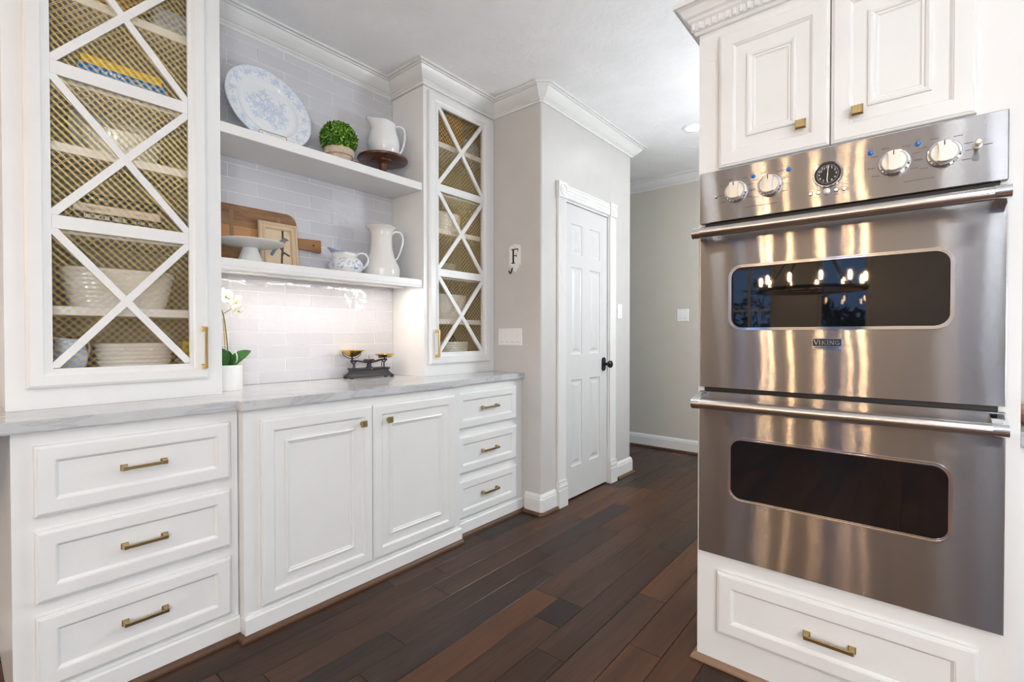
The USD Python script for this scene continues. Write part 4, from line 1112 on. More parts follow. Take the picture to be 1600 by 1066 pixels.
part(es, 'front_rest', tube(np.array([(xe - 0.06, 0.936, 2.079), (xe, 0.936, 2.079), (xe + 0.008, 0.936, 2.083), (xe + 0.010, 0.936, 2.109), (xe + 0.010, 0.940, 2.113), (xe + 0.010, 1.058, 2.113), (xe + 0.010, 1.062, 2.109), (xe + 0.008, 1.062, 2.083), (xe, 1.062, 2.079), (xe - 0.06, 1.062, 2.079)]), 0.0019, 8), 'brass', smooth=40)
part(es, 'back_leg', tube(np.array([(-2.5395, 1.0, 2.0790), (-2.48, 1.0, 2.0790), (xe - 0.06, 1.0, 2.079)]), 0.0019, 8), 'brass')
part(es, 'cross_wire', rod((xe - 0.06, 0.936, 2.079), (xe - 0.06, 1.062, 2.079), 0.0019, 8), 'brass')

# topiary
tp = thing('topiary', 'round clipped green boxwood ball in a tan clay pot', 'potted plant', (-2.40, 1.388, 2.0762))
part(tp, 'pot', lathe([(0.0001, 0), (0.050, 0), (0.066, 0.053), (0.067, 0.058), (0.077, 0.060), (0.079, 0.064), (0.0795, 0.090), (0.077, 0.095), (0.071, 0.095), (0.069, 0.080), (0.0001, 0.080)], 40), 'clay', world=False, smooth=35)
part(tp, 'soil', shift(disc_prism(0.0688, 0.004, 24), 0, 0, 0.078), 'moss', world=False)
nl = 2900
d = RNG.normal(size=(nl, 3)); d /= np.linalg.norm(d, axis=1, keepdims=True)
rad_ = 0.084 + 0.012 * RNG.random(nl)
c = d * rad_[:, None] * np.array([1, 1, 0.96])
c[:, 2] += 0.152
nrm = d + RNG.normal(size=(nl, 3)) * 0.80; nrm /= np.linalg.norm(nrm, axis=1, keepdims=True)
tg = np.cross(nrm, RNG.normal(size=(nl, 3))); tg /= np.linalg.norm(tg, axis=1, keepdims=True)
bt = np.cross(nrm, tg)
ls = (0.0095 + 0.0045 * RNG.random(nl))[:, None]
quad = np.stack([c - tg * ls, c + bt * ls * 0.52 + nrm * ls * 0.12, c + tg * ls, c - bt * ls * 0.52 + nrm * ls * 0.12], 1)
keep = quad[:, :, 2].min(1) > 0.074
quad = quad[keep]
nq = len(quad)
tone_ = RNG.random(nq)
for lo_, hi_, mt in ((0.0, 0.30, 'box_leaf_dark'), (0.30, 0.66, 'box_leaf_mid'), (0.66, 0.90, 'box_leaf_light'), (0.90, 1.01, 'box_leaf_highlight')):
    qs = quad[(tone_ >= lo_) & (tone_ < hi_)]
    part(tp, 'foliage', T(qs.reshape(-1, 3), np.concatenate([np.array([[0, 1, 2], [0, 2, 3]]) + 4 * i for i in range(len(qs))])), mt, world=False, kind='stuff')
core = trimesh.creation.icosphere(3, 0.084); core.apply_scale((1, 1, 0.95)); core.apply_translation((0, 0, 0.153))
part(tp, 'twigs', core, 'moss', world=False)  # dark solid core that shows as the gaps between leaves

# wooden cake stand and pitcher on it
ws = thing('cake_stand', 'dark polished walnut pedestal stand under the smooth white pitcher', 'cake stand', (-2.400, 1.670, 2.0762))
part(ws, 'pedestal', lathe([(0.0001, 0), (0.062, 0), (0.064, 0.007), (0.050, 0.014), (0.030, 0.022), (0.023, 0.040), (0.021, 0.070), (0.024, 0.094), (0.030, 0.1005)], 40), 'walnut', world=False, smooth=35)
part(ws, 'top', lathe([(0.0001, 0.1008), (0.060, 0.1008), (0.066, 0.104), (0.066, 0.111), (0.136, 0.112), (0.1435, 0.115), (0.145, 0.120), (0.144, 0.126), (0.139, 0.1285), (0.0001, 0.1285)], 64), 'walnut', world=False, smooth=35)
b1 = vessel([(0.060, 0.0), (0.066, 0.003), (0.078, 0.026), (0.0885, 0.056), (0.0915, 0.082), (0.088, 0.112), (0.080, 0.143), (0.0735, 0.170), (0.0705, 0.192), (0.0715, 0.212)], 7, 0.032, 0.014, 0.020, 0.42)
jug('pitcher', 'smooth white ironstone pitcher standing on the walnut stand', 'pitcher', (-2.405, 1.680, 2.2052), SPOUT, b1, [(0.066, 0.193), (0.088, 0.203), (0.112, 0.192), (0.122, 0.155), (0.117, 0.105), (0.104, 0.062), (0.086, 0.036)], (0.0062, 0.0075), 'ceramic')

# lower shelf
ZL = 1.4972
bd = thing('bread_board', 'large old wooden bread board with a handle leaning on the tile', 'cutting board', (-2.535, 1.05, ZL))
def leaning(m_, x_base, lean):      # local x -> y, y -> up the lean, z -> into the room
    return orient(m_, (0, 1, 0), (-math.sin(lean), 0, math.cos(lean)), (x_base, 0, ZL))
bo = sbox(0.775, 0.0, 1.212, 0.303)
bo = bo.intersection(rrect(0.60, 1.212, -0.2, 0.303, 0.052, 10))
LB = 0.045
for za, zb, mt in ((0.0, 0.105, 'board_brown'), (0.1055, 0.200, 'board_honey'), (0.2005, 0.304, 'board_brown')):
    part(bd, 'plank', leaning(shift(slab(bo.intersection(sbox(0.5, za, 1.3, zb)), 0, 0.020, 0.0015), 0, 0, 0), -2.5335, LB), mt)
hp = Polygon([(1.2122, 0.130), (1.2122, 0.186), (1.345, 0.192), (1.349, 0.188), (1.349, 0.126), (1.345, 0.122), (1.28, 0.128)])
hp = hp.difference(Point(1.304, 0.158).buffer(0.0045))
part(bd, 'handle', leaning(slab(hp, 0.001, 0.019, 0.0015), -2.5335, LB), 'board_handle')
for y in (0.893, 1.118):
    sp = LineString([(y, 0.03), (y, 0.268)]).buffer(0.0085)
    part(bd, 'batten', leaning(shift(extrude(sp, 0.0016), 0, 0, 0.0195), -2.5335, LB), 'board_slot')

pf = thing('framed_print', 'small pale wood frame with a print of a blue bird on a branch', 'picture', (-2.50, 1.105, ZL))
LF = 0.10
fx = -2.4905
fm = rect_rings(1.008, 1.203, 0.001, 0.243, [(0, 0), (0, 0.013), (0.005, 0.017), (0.011, 0.0165), (0.014, 0.012), (0.020, 0.011), (0.024, 0.014), (0.030, 0.0135), (0.034, 0.008), (0.034, 0.003)], cap=False)
part(pf, 'frame', leaning(fm, fx, LF), 'frame_wood')
part(pf, 'paper', leaning(shift(extrude(sbox(1.012, 0.005, 1.199, 0.239), 0.003), 0, 0, 0.0005), fx, LF), 'paper_tan')
part(pf, 'backing', leaning(extrude(sbox(1.009, 0.002, 1.202, 0.242), 0.0004), fx, LF), 'pages')
br = unary_union([LineString([(1.118, 0.034), (1.121, 0.075), (1.130, 0.095), (1.158, 0.080)]).buffer(0.0048), LineString([(1.121, 0.075), (1.128, 0.13), (1.130, 0.207)]).buffer(0.0052), LineString([(1.125, 0.10), (1.112, 0.118)]).buffer(0.003)])
part(pf, 'branch', leaning(shift(extrude(br, 0.0003), 0, 0, 0.0036), fx, LF), 'branch_dark')
bird = Polygon([(1.062, 0.078), (1.072, 0.070), (1.094, 0.104), (1.112, 0.118), (1.128, 0.128), (1.137, 0.142), (1.146, 0.155), (1.160, 0.163), (1.149, 0.169), (1.141, 0.172), (1.131, 0.170), (1.121, 0.160), (1.104, 0.145), (1.088, 0.122), (1.072, 0.098)]).buffer(0.002).buffer(-0.001)
part(pf, 'bird', leaning(shift(extrude(bird, 0.0003), 0, 0, 0.0040), fx, LF), 'bird_blue', label='slate blue bird')
part(pf, 'breast', leaning(shift(extrude(Polygon([(1.112, 0.119), (1.128, 0.129), (1.136, 0.142), (1.146, 0.154), (1.138, 0.158), (1.126, 0.150), (1.114, 0.134)]).buffer(0.0008), 0.0003), 0, 0, 0.0044), fx, LF), 'bird_rust', label='rust red breast')
wcs = thing('cake_stand', 'matte white pedestal cake stand in front of the bread board', 'cake stand', (-2.345, 0.909, ZL))
part(wcs, 'pedestal', lathe([(0.0001, 0), (0.056, 0), (0.0565, 0.003), (0.050, 0.013), (0.041, 0.040), (0.034, 0.062), (0.032, 0.0685)], 48), 'ceramic_matte', world=False, smooth=40)
part(wcs, 'plate', lathe([(0.0001, 0.0688), (0.038, 0.0688), (0.072, 0.073), (0.120, 0.082), (0.143, 0.090), (0.1455, 0.094), (0.144, 0.096), (0.137, 0.094), (0.097, 0.085), (0.0001, 0.082)], 64), 'ceramic_matte', world=False, smooth=40)
b3 = vessel([(0.052, 0.0), (0.062, 0.003), (0.080, 0.018), (0.0925, 0.042), (0.0915, 0.062), (0.080, 0.082), (0.065, 0.098), (0.0565, 0.110), (0.0585, 0.124)], 5, 0.040, 0.016, 0.016, 0.5)
v_ = b3.vertices
ang = np.arctan2(v_[:, 1], v_[:, 0]); zz_ = v_[:, 2]; s_ = ang * 0.085
ink = np.zeros(len(v_))
for k in range(7):
    cx_ = -PI * 0.085 + k * 2 * PI * 0.085 / 7 + 0.03
    fl_ = bloom(s_, zz_, cx_, 0.050, 0.023, 6, k)
    ink = np.maximum(ink, 0.45 * fl_)
    ink = np.maximum(ink, sprig(s_, zz_, cx_ + 0.036, 0.045, 0.030, 60 + k)); ink = np.maximum(ink, sprig(s_, zz_, cx_ + 0.030, 0.022, 0.026, 80 + k)); ink = np.maximum(ink, 0.9 * sprig(s_, zz_, cx_, 0.075, 0.022, 90 + k))
ink *= (zz_ < 0.090) * 1.0
ink = np.maximum(ink, 0.75 * (zz_ > 0.1205))
jug('creamer', 'small squat blue-and-white floral creamer beside the tall pitcher', 'creamer', (-2.415, 1.437, ZL), SPOUT, b3, [(0.054, 0.106), (0.074, 0.124), (0.100, 0.122), (0.117, 0.098), (0.112, 0.066), (0.094, 0.044), (0.086, 0.036)], (0.0052, 0.0056), 'transferware', color=transfer(ink, (0.80, 0.80, 0.79), (0.09, 0.22, 0.58)))
b2 = vessel([(0.096, 0.0), (0.101, 0.003), (0.1055, 0.030), (0.1065, 0.048), (0.100, 0.075), (0.088, 0.100), (0.0735, 0.135), (0.0655, 0.170), (0.0615, 0.205), (0.0605, 0.240), (0.0620, 0.243), (0.0612, 0.248), (0.0630, 0.268), (0.0685, 0.285), (0.0770, 0.296), (0.0835, 0.3035)], 12, 0.0095, 0.002, 0.003, 0.6)
jug('pitcher', 'tall white flared pitcher at the right end of the lower shelf', 'pitcher', (-2.405, 1.662, ZL), SPOUT, b2, [(0.060, 0.262), (0.082, 0.280), (0.108, 0.275), (0.122, 0.248), (0.119, 0.205), (0.106, 0.160), (0.088, 0.122), (0.074, 0.108)], (0.0075, 0.0055), 'ceramic_cream')

# ================================================================== ON THE COUNTER
ZC = 0.9142
oc_ = thing('orchid', 'white orchid with glossy green leaves in a white cylinder pot', 'potted plant', (-2.400, 0.824, ZC))
part(oc_, 'pot', lathe([(0.0001, 0), (0.0635, 0), (0.0645, 0.003), (0.0645, 0.112), (0.0635, 0.114), (0.0600, 0.114), (0.0600, 0.100), (0.0001, 0.100)], 48), 'pot_white', world=False, smooth=40)
part(oc_, 'bark', shift(disc_prism(0.0598, 0.004, 20), 0, 0, 0.0985), 'moss', world=False)


def leaf(base, tip, width, arch, side=None, n=16, thick=0.0016):
    base, tip = np.array(base, float), np.array(tip, float)
    t = np.linspace(0, 1, n)
    c = base + (tip - base) * t[:, None]; c[:, 2] += arch * np.sin(PI * t ** 0.8)
    d = np.gradient(c, axis=0); d /= np.linalg.norm(d, axis=1, keepdims=True)
    s = np.cross(d, (0, 0, 1.0)) if side is None else np.tile(np.array(side, float), (n, 1))
    s /= np.linalg.norm(s, axis=1, keepdims=True)
    up = np.cross(s, d)
    w = width * np.sin(PI * np.clip(0.10 + 0.90 * t ** 0.85, 0, 1)) ** 0.75 + 0.0004
    rows = []
    for k, o in ((-1, 0.18), (-0.5, 0.05), (0, 0.0), (0.5, 0.05), (1, 0.18)):
        rows.append(c + s * (w * k)[:, None] + up * (w * o)[:, None])
    g = np.stack(rows, 1)
    topv = g.reshape(-1, 3); bot = (g - up[:, None] * thick).reshape(-1, 3)
    f = []
    for i in range(n - 1):
        for j in range(4):
            a = i * 5 + j
            f += [(a, a + 1, a + 6), (a, a + 6, a + 5)]
    N = len(topv)
    fb = [(a + N, c_ + N, b + N) for a, b, c_ in f]
    ed = []
    for i in range(n - 1):
        for j in (0, 4):
            a, b = i * 5 + j, (i + 1) * 5 + j
            ed += [(a, b, b + N), (a, b + N, a + N)]
    return T(np.vstack([topv, bot]), f + fb + ed)


for tip, w, ar in (((0.055, 0.085, 0.178), 0.026, 0.014), ((0.030, 0.082, 0.160), 0.014, 0.010), ((0.035, -0.030, 0.190), 0.026, 0.02), ((0.060, 0.010, 0.150), 0.024, 0.035), ((-0.06, -0.03, 0.18), 0.024, 0.03)):
    part(oc_, 'leaf', leaf((0.004 * np.sign(tip[0]), 0.010 * np.sign(tip[1]), 0.101), tip, w, ar, side=np.cross(np.array(tip) - (0, 0, 0.1), (0.75, -0.5, 0.5))), 'orchid_leaf', world=False, smooth=True)
stm = spline([(0.0, 0.002, 0.10), (0.004, 0.004, 0.18), (0.006, -0.004, 0.28), (0.010, -0.020, 0.36), (0.022, -0.032, 0.400), (0.040, -0.020, 0.418), (0.052, 0.004, 0.405)], 40)
part(oc_, 'stem', tube(stm, 0.0026, 8), 'stem_green', world=False, smooth=True)
part(oc_, 'twig', tube(spline([(0.010, -0.018, 0.345), (0.026, -0.002, 0.358), (0.034, 0.010, 0.368)], 10), 0.0016, 6), 'stem_green', world=False, smooth=True)
part(oc_, 'stake', rod((0.008, -0.002, 0.101), (0.012, -0.016, 0.330), 0.0024, 8), 'stake_wood', world=False)
part(oc_, 'aerial_root', tube(spline([(0.012, 0.018, 0.101), (0.030, 0.034, 0.135), (0.034, 0.030, 0.165), (0.030, 0.026, 0.178)], 14), 0.0030, 8), 'petal', world=False, smooth=True)


def orchid_flower(c, out, R, roll):
    c, out = np.array(c, float), np.array(out, float); out /= np.linalg.norm(out)
    a = np.cross((0, 0, 1.0), out); a /= np.linalg.norm(a); b = np.cross(out, a)
    ms = []
    for k, (ln, w) in enumerate(((1.0, 0.42), (1.0, 0.62), (0.95, 0.36), (0.95, 0.36), (1.0, 0.62))):
        t = roll + PI / 2 + k * 2 * PI / 5
        u = a * math.cos(t) + b * math.sin(t); s = -a * math.sin(t) + b * math.cos(t)
        ms.append(leaf(c + out * 0.001, c + u * R * ln + out * R * 0.15, R * w, 0.0, side=s, n=9, thick=0.0008))
    return cat(ms)


for c, o, R_, rl in (((0.040, -0.016, 0.424), (0.8, 0.2, 0.25), 0.040, 0.2), ((0.052, 0.020, 0.398), (0.75, 0.45, -0.25), 0.042, 0.5), ((0.040, 0.034, 0.362), (0.7, 0.5, -0.4), 0.034, -0.2), ((0.02, -0.05, 0.39), (0.8, -0.4, 0.0), 0.038, 0.1)):
    fl_ = part(oc_, 'flower', orchid_flower(c, o, R_, rl), 'petal', world=False)
    lip = trimesh.creation.icosphere(2, 0.0040); lip.apply_scale((1, 1, 1.3)); lip.apply_translation(np.array(c) + np.array(o) * 0.008)
    part(fl_, 'lip', lip, 'yellow_label', world=False, smooth=True)

# balance scale
sc_ = thing('balance_scale', 'small antique black iron balance scale with two brass pans', 'scale', (-2.462, 1.612, ZC), math.radians(82.6))
def loft(levels):
    v, f = [], []
    for hw, hd, z in levels:
        v += [(-hw, -hd, z), (hw, -hd, z), (hw, hd, z), (-hw, hd, z)]
    for k in range(len(levels) - 1):
        for j in range(4):
            p, q = 4 * k + j, 4 * k + (j + 1) % 4
            f += [(p, q, q + 4), (p, q + 4, p + 4)]
    n_ = 4 * (len(levels) - 1)
    f += [(0, 2, 1), (0, 3, 2), (n_, n_ + 1, n_ + 2), (n_, n_ + 2, n_ + 3)]
    return T(v, f)
part(sc_, 'base', loft([(0.137, 0.047, 0.008), (0.136, 0.046, 0.014), (0.124, 0.039, 0.022), (0.114, 0.033, 0.034), (0.110, 0.030, 0.046), (0.117, 0.035, 0.049), (0.117, 0.035, 0.056), (0.112, 0.031, 0.058)]), 'black_iron', world=False)
for sx in (-1, 1):
    for sy in (-1, 1):
        part(sc_, 'foot', bx(sx * 0.128 - 0.009, sx * 0.128 + 0.009, sy * 0.040 - 0.008, sy * 0.040 + 0.008, 0.0002, 0.009, 0.002), 'black_iron', world=False)
part(sc_, 'pillar', cat([loft([(0.016, 0.014, 0.058), (0.010, 0.010, 0.070), (0.009, 0.009, 0.086), (0.014, 0.010, 0.094), (0.010, 0.008, 0.104)]), rod((0.018, -0.018, 0.098), (0.018, 0.018, 0.098), 0.011, 12), rod((-0.018, -0.018, 0.098), (-0.018, 0.018, 0.098), 0.011, 12)]), 'black_iron', world=False)
part(sc_, 'beam', cat([tube(spline([(-0.105, y, 0.098), (-0.05, y, 0.096), (0, y, 0.088), (0.05, y, 0.097), (0.105, y, 0.103)], 20), 0.0042, 8) for y in (-0.010, 0.010)] + [rod((-0.105, -0.012, 0.098), (-0.105, 0.012, 0.098), 0.006, 8), rod((0.105, -0.012, 0.103), (0.105, 0.012, 0.103), 0.006, 8)]), 'black_iron', world=False)
for sx, zt in ((-1, 0.098), (1, 0.103)):
    part(sc_, 'post', cat([rod((sx * 0.096, 0, 0.058), (sx * 0.096, 0, zt - 0.012), 0.0038, 8), rod((sx * 0.084, 0.008, 0.058), (sx * 0.086, 0.008, zt - 0.01), 0.0022, 8),
                           tube(spline([(sx * 0.096, 0, zt - 0.014), (sx * 0.110, 0, zt - 0.004), (sx * 0.112, 0, zt + 0.008)], 10), 0.0034, 8), tube(spline([(sx * 0.096, 0, zt - 0.014), (sx * 0.083, 0, zt - 0.004), (sx * 0.081, 0, zt + 0.006)], 10), 0.0034, 8)]), 'black_iron', world=False)
part(sc_, 'pointer', loft([(0.0030, 0.0014, 0.100), (0.0022, 0.0014, 0.120), (0.0030, 0.0014, 0.128)]), 'brass', world=False, label='brass pointer')
part(sc_, 'boss', orient(disc_prism(0.004, 0.002, 12), (1, 0, 0), (0, 0, 1), (0, -0.0345, 0.052)) , 'brass', world=False)
part(sc_, 'pan_support', cat([tube(np.array([(-0.104 + 0.058 * math.cos(t), 0.0, 0.160 + 0.046 * math.sin(t)) for t in np.linspace(PI, 2 * PI, 24)]), 0.0020, 8), rod((-0.104, 0, 0.098), (-0.104, 0, 0.132), 0.006, 8)]), 'black_iron', world=False)
part(sc_, 'pan_support', cat([rod((0.100, 0, 0.103), (0.100, 0, 0.116), 0.006, 8), bx(0.060, 0.140, -0.004, 0.004, 0.1145, 0.1185)]), 'black_iron', world=False)
bowl = lathe([(0.0001, 0.1235), (0.020, 0.126), (0.042, 0.138), (0.060, 0.156), (0.068, 0.161), (0.0685, 0.163), (0.060, 0.159), (0.042, 0.141), (0.020, 0.129), (0.0001, 0.1265)], 48)
part(sc_, 'pan', shift(bowl, -0.104, 0, 0), 'bright_brass', world=False, smooth=40, label='deep brass weighing pan')
fp = lathe([(0.0001, 0.1195), (0.040, 0.1195), (0.052, 0.131), (0.061, 0.1345), (0.061, 0.1365), (0.050, 0.133), (0.039, 0.1215), (0.0001, 0.1215)], 48)
part(sc_, 'pan', shift(fp, 0.100, 0, 0), 'bright_brass', world=False, smooth=40, label='shallow brass weighing pan')

# ================================================================== INSIDE THE MESH CUPBOARDS
def book(label, y0, y1, z0, h_, depth, x0, cover, words=None, wm='print_white', wh=0.010, marks=None, name='book', rot=0.0):
    """a book lying flat, spine to the room at x0"""
    t = thing(name, label, 'book', (x0 - depth / 2, (y0 + y1) / 2, z0))
    c = 0.0022
    cov = cat([bx(x0 - depth, x0 - 0.003, y0, y1, z0, z0 + c), bx(x0 - depth, x0 - 0.003, y0, y1, z0 + h_ - c, z0 + h_), hull(np.array([(x0 - 0.003, y, z) for y in (y0, y1) for z in (z0, z0 + h_)] + [(x0, y, z) for y in (y0, y1) for z in (z0 + 0.004, z0 + h_ - 0.004)]))])
    part(t, 'cover', cov, cover)
    part(t, 'pages', bx(x0 - depth + 0.004, x0 - 0.0032, y0 + 0.003, y1 - 0.003, z0 + c + 0.0002, z0 + h_ - c - 0.0002), 'pages')
    for wd, ya, yb, zz, hh_ in (words or []):
        tm = meshkit.text_mesh(wd, hh_, 0.0003)
        w_ = tm.bounds[1][0] - tm.bounds[0][0]
        tm.apply_scale(((yb - ya) / w_, 1, 1)); tm.apply_translation((ya - tm.bounds[0][0], z0 + zz, 0))
        part(t, 'title', on_left(tm, x0), wm)
    if marks:
        ms = [extrude(sbox(ya, z0 + za, yb, z0 + zb), 0.0003) for ya, yb, za, zb in marks]
        part(t, 'title', on_left(cat(ms), x0), wm, kind='stuff')
    return t


def marks_row(y0, y1, za, zb, n, seed):
    g = np.random.default_rng(seed); o = []
    ys = np.linspace(y0, y1, n + 1)
    for k in range(n):
        a = ys[k] + 0.0008; o.append((a, a + (ys[1] - ys[0]) * g.uniform(0.25, 0.5), za + 0.25 * (zb - za), zb - g.uniform(0.1, 0.5) * (zb - za)))
    return o


xb = -2.33
book('grey book hidden under the blue book behind the rail', 0.315, 0.588, 2.0805, 0.044, 0.19, xb - 0.002, 'print_grey')
book('blue clothbound book lying under the yellow book', 0.318, 0.584, 2.1248, 0.043, 0.19, xb, 'book_blue', marks=marks_row(0.372, 0.455, 0.020, 0.036, 7, 1) + marks_row(0.468, 0.548, 0.026, 0.031, 13, 2) + marks_row(0.468, 0.540, 0.014, 0.022, 10, 3))
book('slim yellow book lying on top of the blue book', 0.326, 0.572, 2.1681, 0.034, 0.18, xb - 0.004, 'book_yellow')
book('grey book at the very bottom of the stack, behind the rail', 0.300, 0.566, 1.5503, 0.034, 0.20, xb - 0.002, 'print_grey')
book('black-spined book third from the top of the stack behind the mesh', 0.302, 0.566, 1.5846, 0.034, 0.20, xb, 'book_navy', words=[('MAGNOLIA TABLE', 0.33, 0.45, 0.013, 0.015)], marks=marks_row(0.48, 0.55, 0.013, 0.025, 8, 5))
book('cream-spined book under the dark green book on the stack', 0.300, 0.562, 1.6189, 0.032, 0.20, xb, 'book_cream', words=[('Magnolia Table', 0.335, 0.405, 0.011, 0.013)], wm='print_grey', marks=marks_row(0.475, 0.522, 0.011, 0.020, 8, 6))
book('dark green book on top of the stack in the left cupboard', 0.318, 0.560, 1.6512, 0.037, 0.19, xb - 0.004, 'book_green', marks=marks_row(0.345, 0.405, 0.014, 0.028, 9, 7) + marks_row(0.475, 0.50, 0.014, 0.024, 4, 8))


def oblong(rx, ry, h_, flare, wall=0.008, rib=0.0, ribs=0, n=96, power=3.2, foot=0.86, scallop=0.0, ns=12):
    """an oblong bowl, open on top, local z up"""
    th = np.arange(n) * 2 * PI / n
    c, s = np.cos(th), np.sin(th)
    k = (np.abs(c) ** power + np.abs(s) ** power) ** (-1 / power)
    lv = np.linspace(0, 1, 26)
    v = []
    for t in lv:
        g = (foot + (1 - foot) * (t ** flare)) * (1 + rib * math.sin(t * ribs * 2 * PI))
        z = h_ * t * (1 + scallop * np.cos(ns * th) * t)
        v.append(np.stack([rx * g * k * c, ry * g * k * s, z + 0 * th], 1))
    for t in lv[::-1]:
        g = foot + (1 - foot) * (t ** flare)
        z = np.maximum(h_ * t * (1 + scallop * np.cos(ns * th) * t) - 0.001, 0.006)
        v.append(np.stack([(rx * g - wall) * k * c, (ry * g - wall) * k * s, z + 0 * th], 1))
    m_ = len(v); v = np.concatenate(v)
    f = []
    for i in range(m_ - 1):
        for j in range(n):
            a, b = i * n + j, i * n + (j + 1) % n
            f += [(a, b, b + n), (a, b + n, a + n)]
    v = np.vstack([v, [[0, 0, 0], [0, 0, 0.006]]]); N = len(v)
    f += [(N - 2, (j + 1) % n, j) for j in range(n)] + [(N - 1, (m_ - 1) * n + j, (m_ - 1) * n + (j + 1) % n) for j in range(n)]
    return T(v, f)


def single(name, label, cat_, loc, mesh, material, smooth=35, pname='bowl', rz=0.0):
    t = thing(name, label, cat_, loc, rz)
    part(t, pname, mesh, material, world=False, smooth=smooth)
    return t


tb = single('basin', 'long white textured oblong basin on the second shelf of the left cupboard', 'bowl', (-2.405, 0.443, 1.2665), oblong(0.100, 0.182, 0.148, 0.8, rib=0.012, ribs=9, foot=0.80), 'ceramic_cream')
single('tureen', 'wide arched white bowl on the middle shelf of the left cupboard', 'bowl', (-2.405, 0.460, 1.8362), cat([oblong(0.085, 0.135, 0.11, 0.55, foot=0.60, power=2.2), ]), 'ceramic_cream')
pl_ = lathe([(0.0001, 0.0), (0.07, 0.0), (0.10, 0.008), (0.155, 0.020), (0.156, 0.023), (0.10, 0.012), (0.0001, 0.004)], 64)
pl_.apply_transform(trimesh.transformations.rotation_matrix(math.radians(78), (0, 1, 0)))
pl_.apply_scale((1, 0.92, 1)); pl_.apply_translation((0, 0, -pl_.bounds[0][2]))
single('plate', 'round white plate propped upright behind the bowl in the left cupboard', 'plate', (-2.535, 0.455, 1.8365), pl_, 'ceramic_cream', pname='dish')
single('textured_bowl', 'white woven-texture bowl on the floor of the left cupboard', 'bowl', (-2.395, 0.487, 1.0405), oblong(0.095, 0.125, 0.092, 0.5, rib=0.02, ribs=6, foot=0.88), 'ceramic_cream')
bj = vessel([(0.034, 0.0), (0.040, 0.003), (0.050, 0.025), (0.052, 0.05), (0.045, 0.08), (0.040, 0.1), (0.042, 0.108)], 4, 0.012, 0.005, 0.004, 0.5)
ink = np.clip(meshkit.noise(bj.vertices * 110, 3) * 2.2 - 0.75, 0, 0.6)
jug('jug', 'small pale blue patterned jug at the lower left of the left cupboard', 'jug', (-2.345, 0.288, 1.0405), math.radians(-60), bj, [(0.040, 0.095), (0.058, 0.100), (0.070, 0.080), (0.062, 0.050), (0.050, 0.036)], (0.004, 0.004), 'transferware', color=transfer(ink, (0.72, 0.78, 0.84), (0.25, 0.42, 0.68)))


def basket(name, label, loc, rx, ry, h_, mat_='wicker', rows=11):
    t = thing(name, label, 'basket', loc)
    n = 120; th = np.arange(n) * 2 * PI / n
    pw = 4.0
    c, s = np.cos(th), np.sin(th); k = (np.abs(c) ** pw + np.abs(s) ** pw) ** (-1 / pw)
    st = []
    for i in range(rows):
        ph = (i % 2) * PI
        w = 0.0035 * np.cos(24 * th + ph)
        p = np.stack([(rx + w) * k * c, (ry + w) * k * s, np.full(n, (i + 0.5) * h_ / rows)], 1)
        st.append(tube(np.vstack([p, p[:1]]), h_ / rows * 0.50, 6, caps=False))
    part(t, 'weave', cat(st), mat_, world=False, smooth=40)
    part(t, 'rim', tube(np.vstack([np.stack([(rx + 0.002) * k * c, (ry + 0.002) * k * s, np.full(n, h_ + 0.004)], 1)] + [np.array([[(rx + 0.002) * k[0] * c[0], (ry + 0.002) * k[0] * s[0], h_ + 0.004]])]), 0.0085, 8, caps=False), mat_, world=False, smooth=40)
    part(t, 'bottom', bx(-rx * 0.9, rx * 0.9, -ry * 0.9, ry * 0.9, 0.002, 0.008), mat_, world=False)
    return t


basket('wicker_basket', 'brown wicker basket on the top shelf of the left cupboard', (-2.405, 0.370, 2.3785), 0.105, 0.125, 0.16)
def cloth(sx, sy, sz, seed, folds=5):
    g = trimesh.creation.box((sx, sy, sz)); g = g.subdivide().subdivide().subdivide().subdivide()
    v = g.vertices.copy(); u = v / np.array([sx, sy, sz]) * 2
    rr = np.maximum(1e-6, (np.abs(u) ** 6).sum(1) ** (1 / 6)); v = v / rr[:, None] * np.abs(u).max(1)[:, None]
    v[:, 0] += 0.004 * np.sin(v[:, 2] * folds * 2 * PI / sz)
    v += (meshkit.noise(v * 30, seed)[:, None] - 0.5) * 0.010
    v[:, 2] -= v[:, 2].min()
    return T(v, g.faces)
single('folded_cloth', 'folded blue-grey cloth beside the wicker basket in the left cupboard', 'cloth', (-2.385, 0.622, 2.3785), cloth(0.16, 0.165, 0.10, 3), 'gingham', pname='cloth')
book('yellow box standing at the lower right of the left cupboard', 0.640, 0.684, 1.0405, 0.10, 0.12, -2.35, 'yellow_label', name='storage_box')
single('candle_jar', 'small brown jar between the jug and the textured bowl', 'jar', (-2.47, 0.330, 1.0405), lathe([(0.0001, 0), (0.028, 0), (0.030, 0.004), (0.030, 0.075), (0.022, 0.088), (0.022, 0.102), (0.024, 0.104), (0.024, 0.116), (0.0001, 0.117)], 24), 'basket_brown', pname='jar')
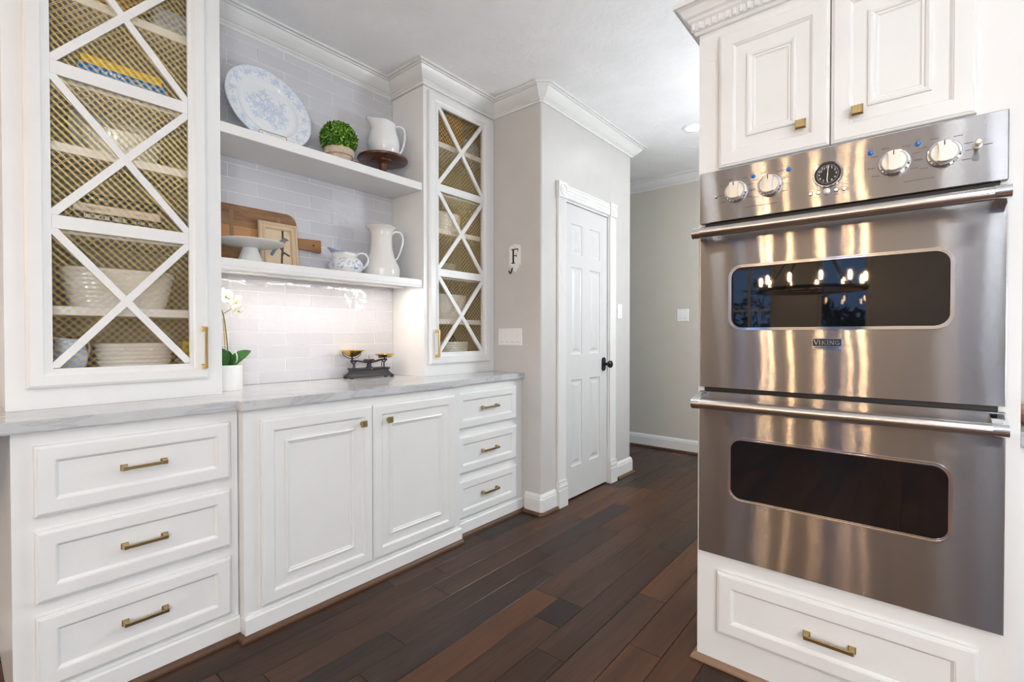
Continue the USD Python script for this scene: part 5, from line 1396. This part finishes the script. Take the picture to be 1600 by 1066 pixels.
# right cupboard
basket('wicker_basket', 'brown wicker basket on the top shelf of the right cupboard', (-2.405, 2.125, 2.3785), 0.105, 0.125, 0.19)
single('folded_cloth', 'folded blue-grey cloth beside the wicker basket in the right cupboard', 'cloth', (-2.40, 2.345, 2.3785), cloth(0.15, 0.15, 0.12, 9), 'gingham', pname='cloth')
book('red patterned book lying behind the upper rail of the right cupboard', 2.03, 2.295, 2.0805, 0.050, 0.18, -2.36, 'book_red', name='book')
book('black patterned book lying on the red one in the right cupboard', 2.035, 2.29, 2.1308, 0.028, 0.17, -2.364, 'book_navy', marks=marks_row(2.04, 2.28, 0.004, 0.024, 22, 12))
single('basin', 'cream ribbed basin on the middle shelf of the right cupboard', 'bowl', (-2.41, 2.135, 1.8362), oblong(0.10, 0.125, 0.125, 0.7, rib=0.015, ribs=7, foot=0.82), 'ceramic_cream')
book('thin amber-edged book under the stacked plates in the right cupboard', 2.02, 2.27, 1.5503, 0.030, 0.20, -2.345, 'book_yellow')
for k in range(4):
    t = thing('plate', ['lowest', 'second', 'third', 'topmost'][k] + ' of four small pale plates stacked in the right cupboard', 'plate', (-2.425, 2.150, 1.5806 + k * 0.0125))
    part(t, 'dish', lathe([(0.0001, 0.0), (0.055, 0.0), (0.060, 0.003), (0.096, 0.014), (0.097, 0.017), (0.060, 0.0065), (0.0001, 0.004)], 48), 'ceramic_cream', world=False, smooth=40)
single('planter', 'white flared planter on the second shelf of the right cupboard', 'planter', (-2.41, 2.165, 1.2665), oblong(0.10, 0.155, 0.165, 0.9, rib=0.010, ribs=8, foot=0.78), 'ceramic_cream')
single('textured_bowl', 'white woven-texture bowl on the floor of the right cupboard', 'bowl', (-2.385, 2.200, 1.0405), oblong(0.085, 0.115, 0.080, 0.5, rib=0.02, ribs=5, foot=0.88), 'ceramic_cream')
single('glass_vase', 'dark green glass vase standing behind the woven-texture bowl', 'vase', (-2.515, 2.320, 1.0405), lathe([(0.0001, 0), (0.026, 0), (0.030, 0.01), (0.030, 0.09), (0.018, 0.115), (0.016, 0.135), (0.020, 0.142), (0.017, 0.142), (0.013, 0.13), (0.0001, 0.12)], 28), 'green_glass', pname='vase')
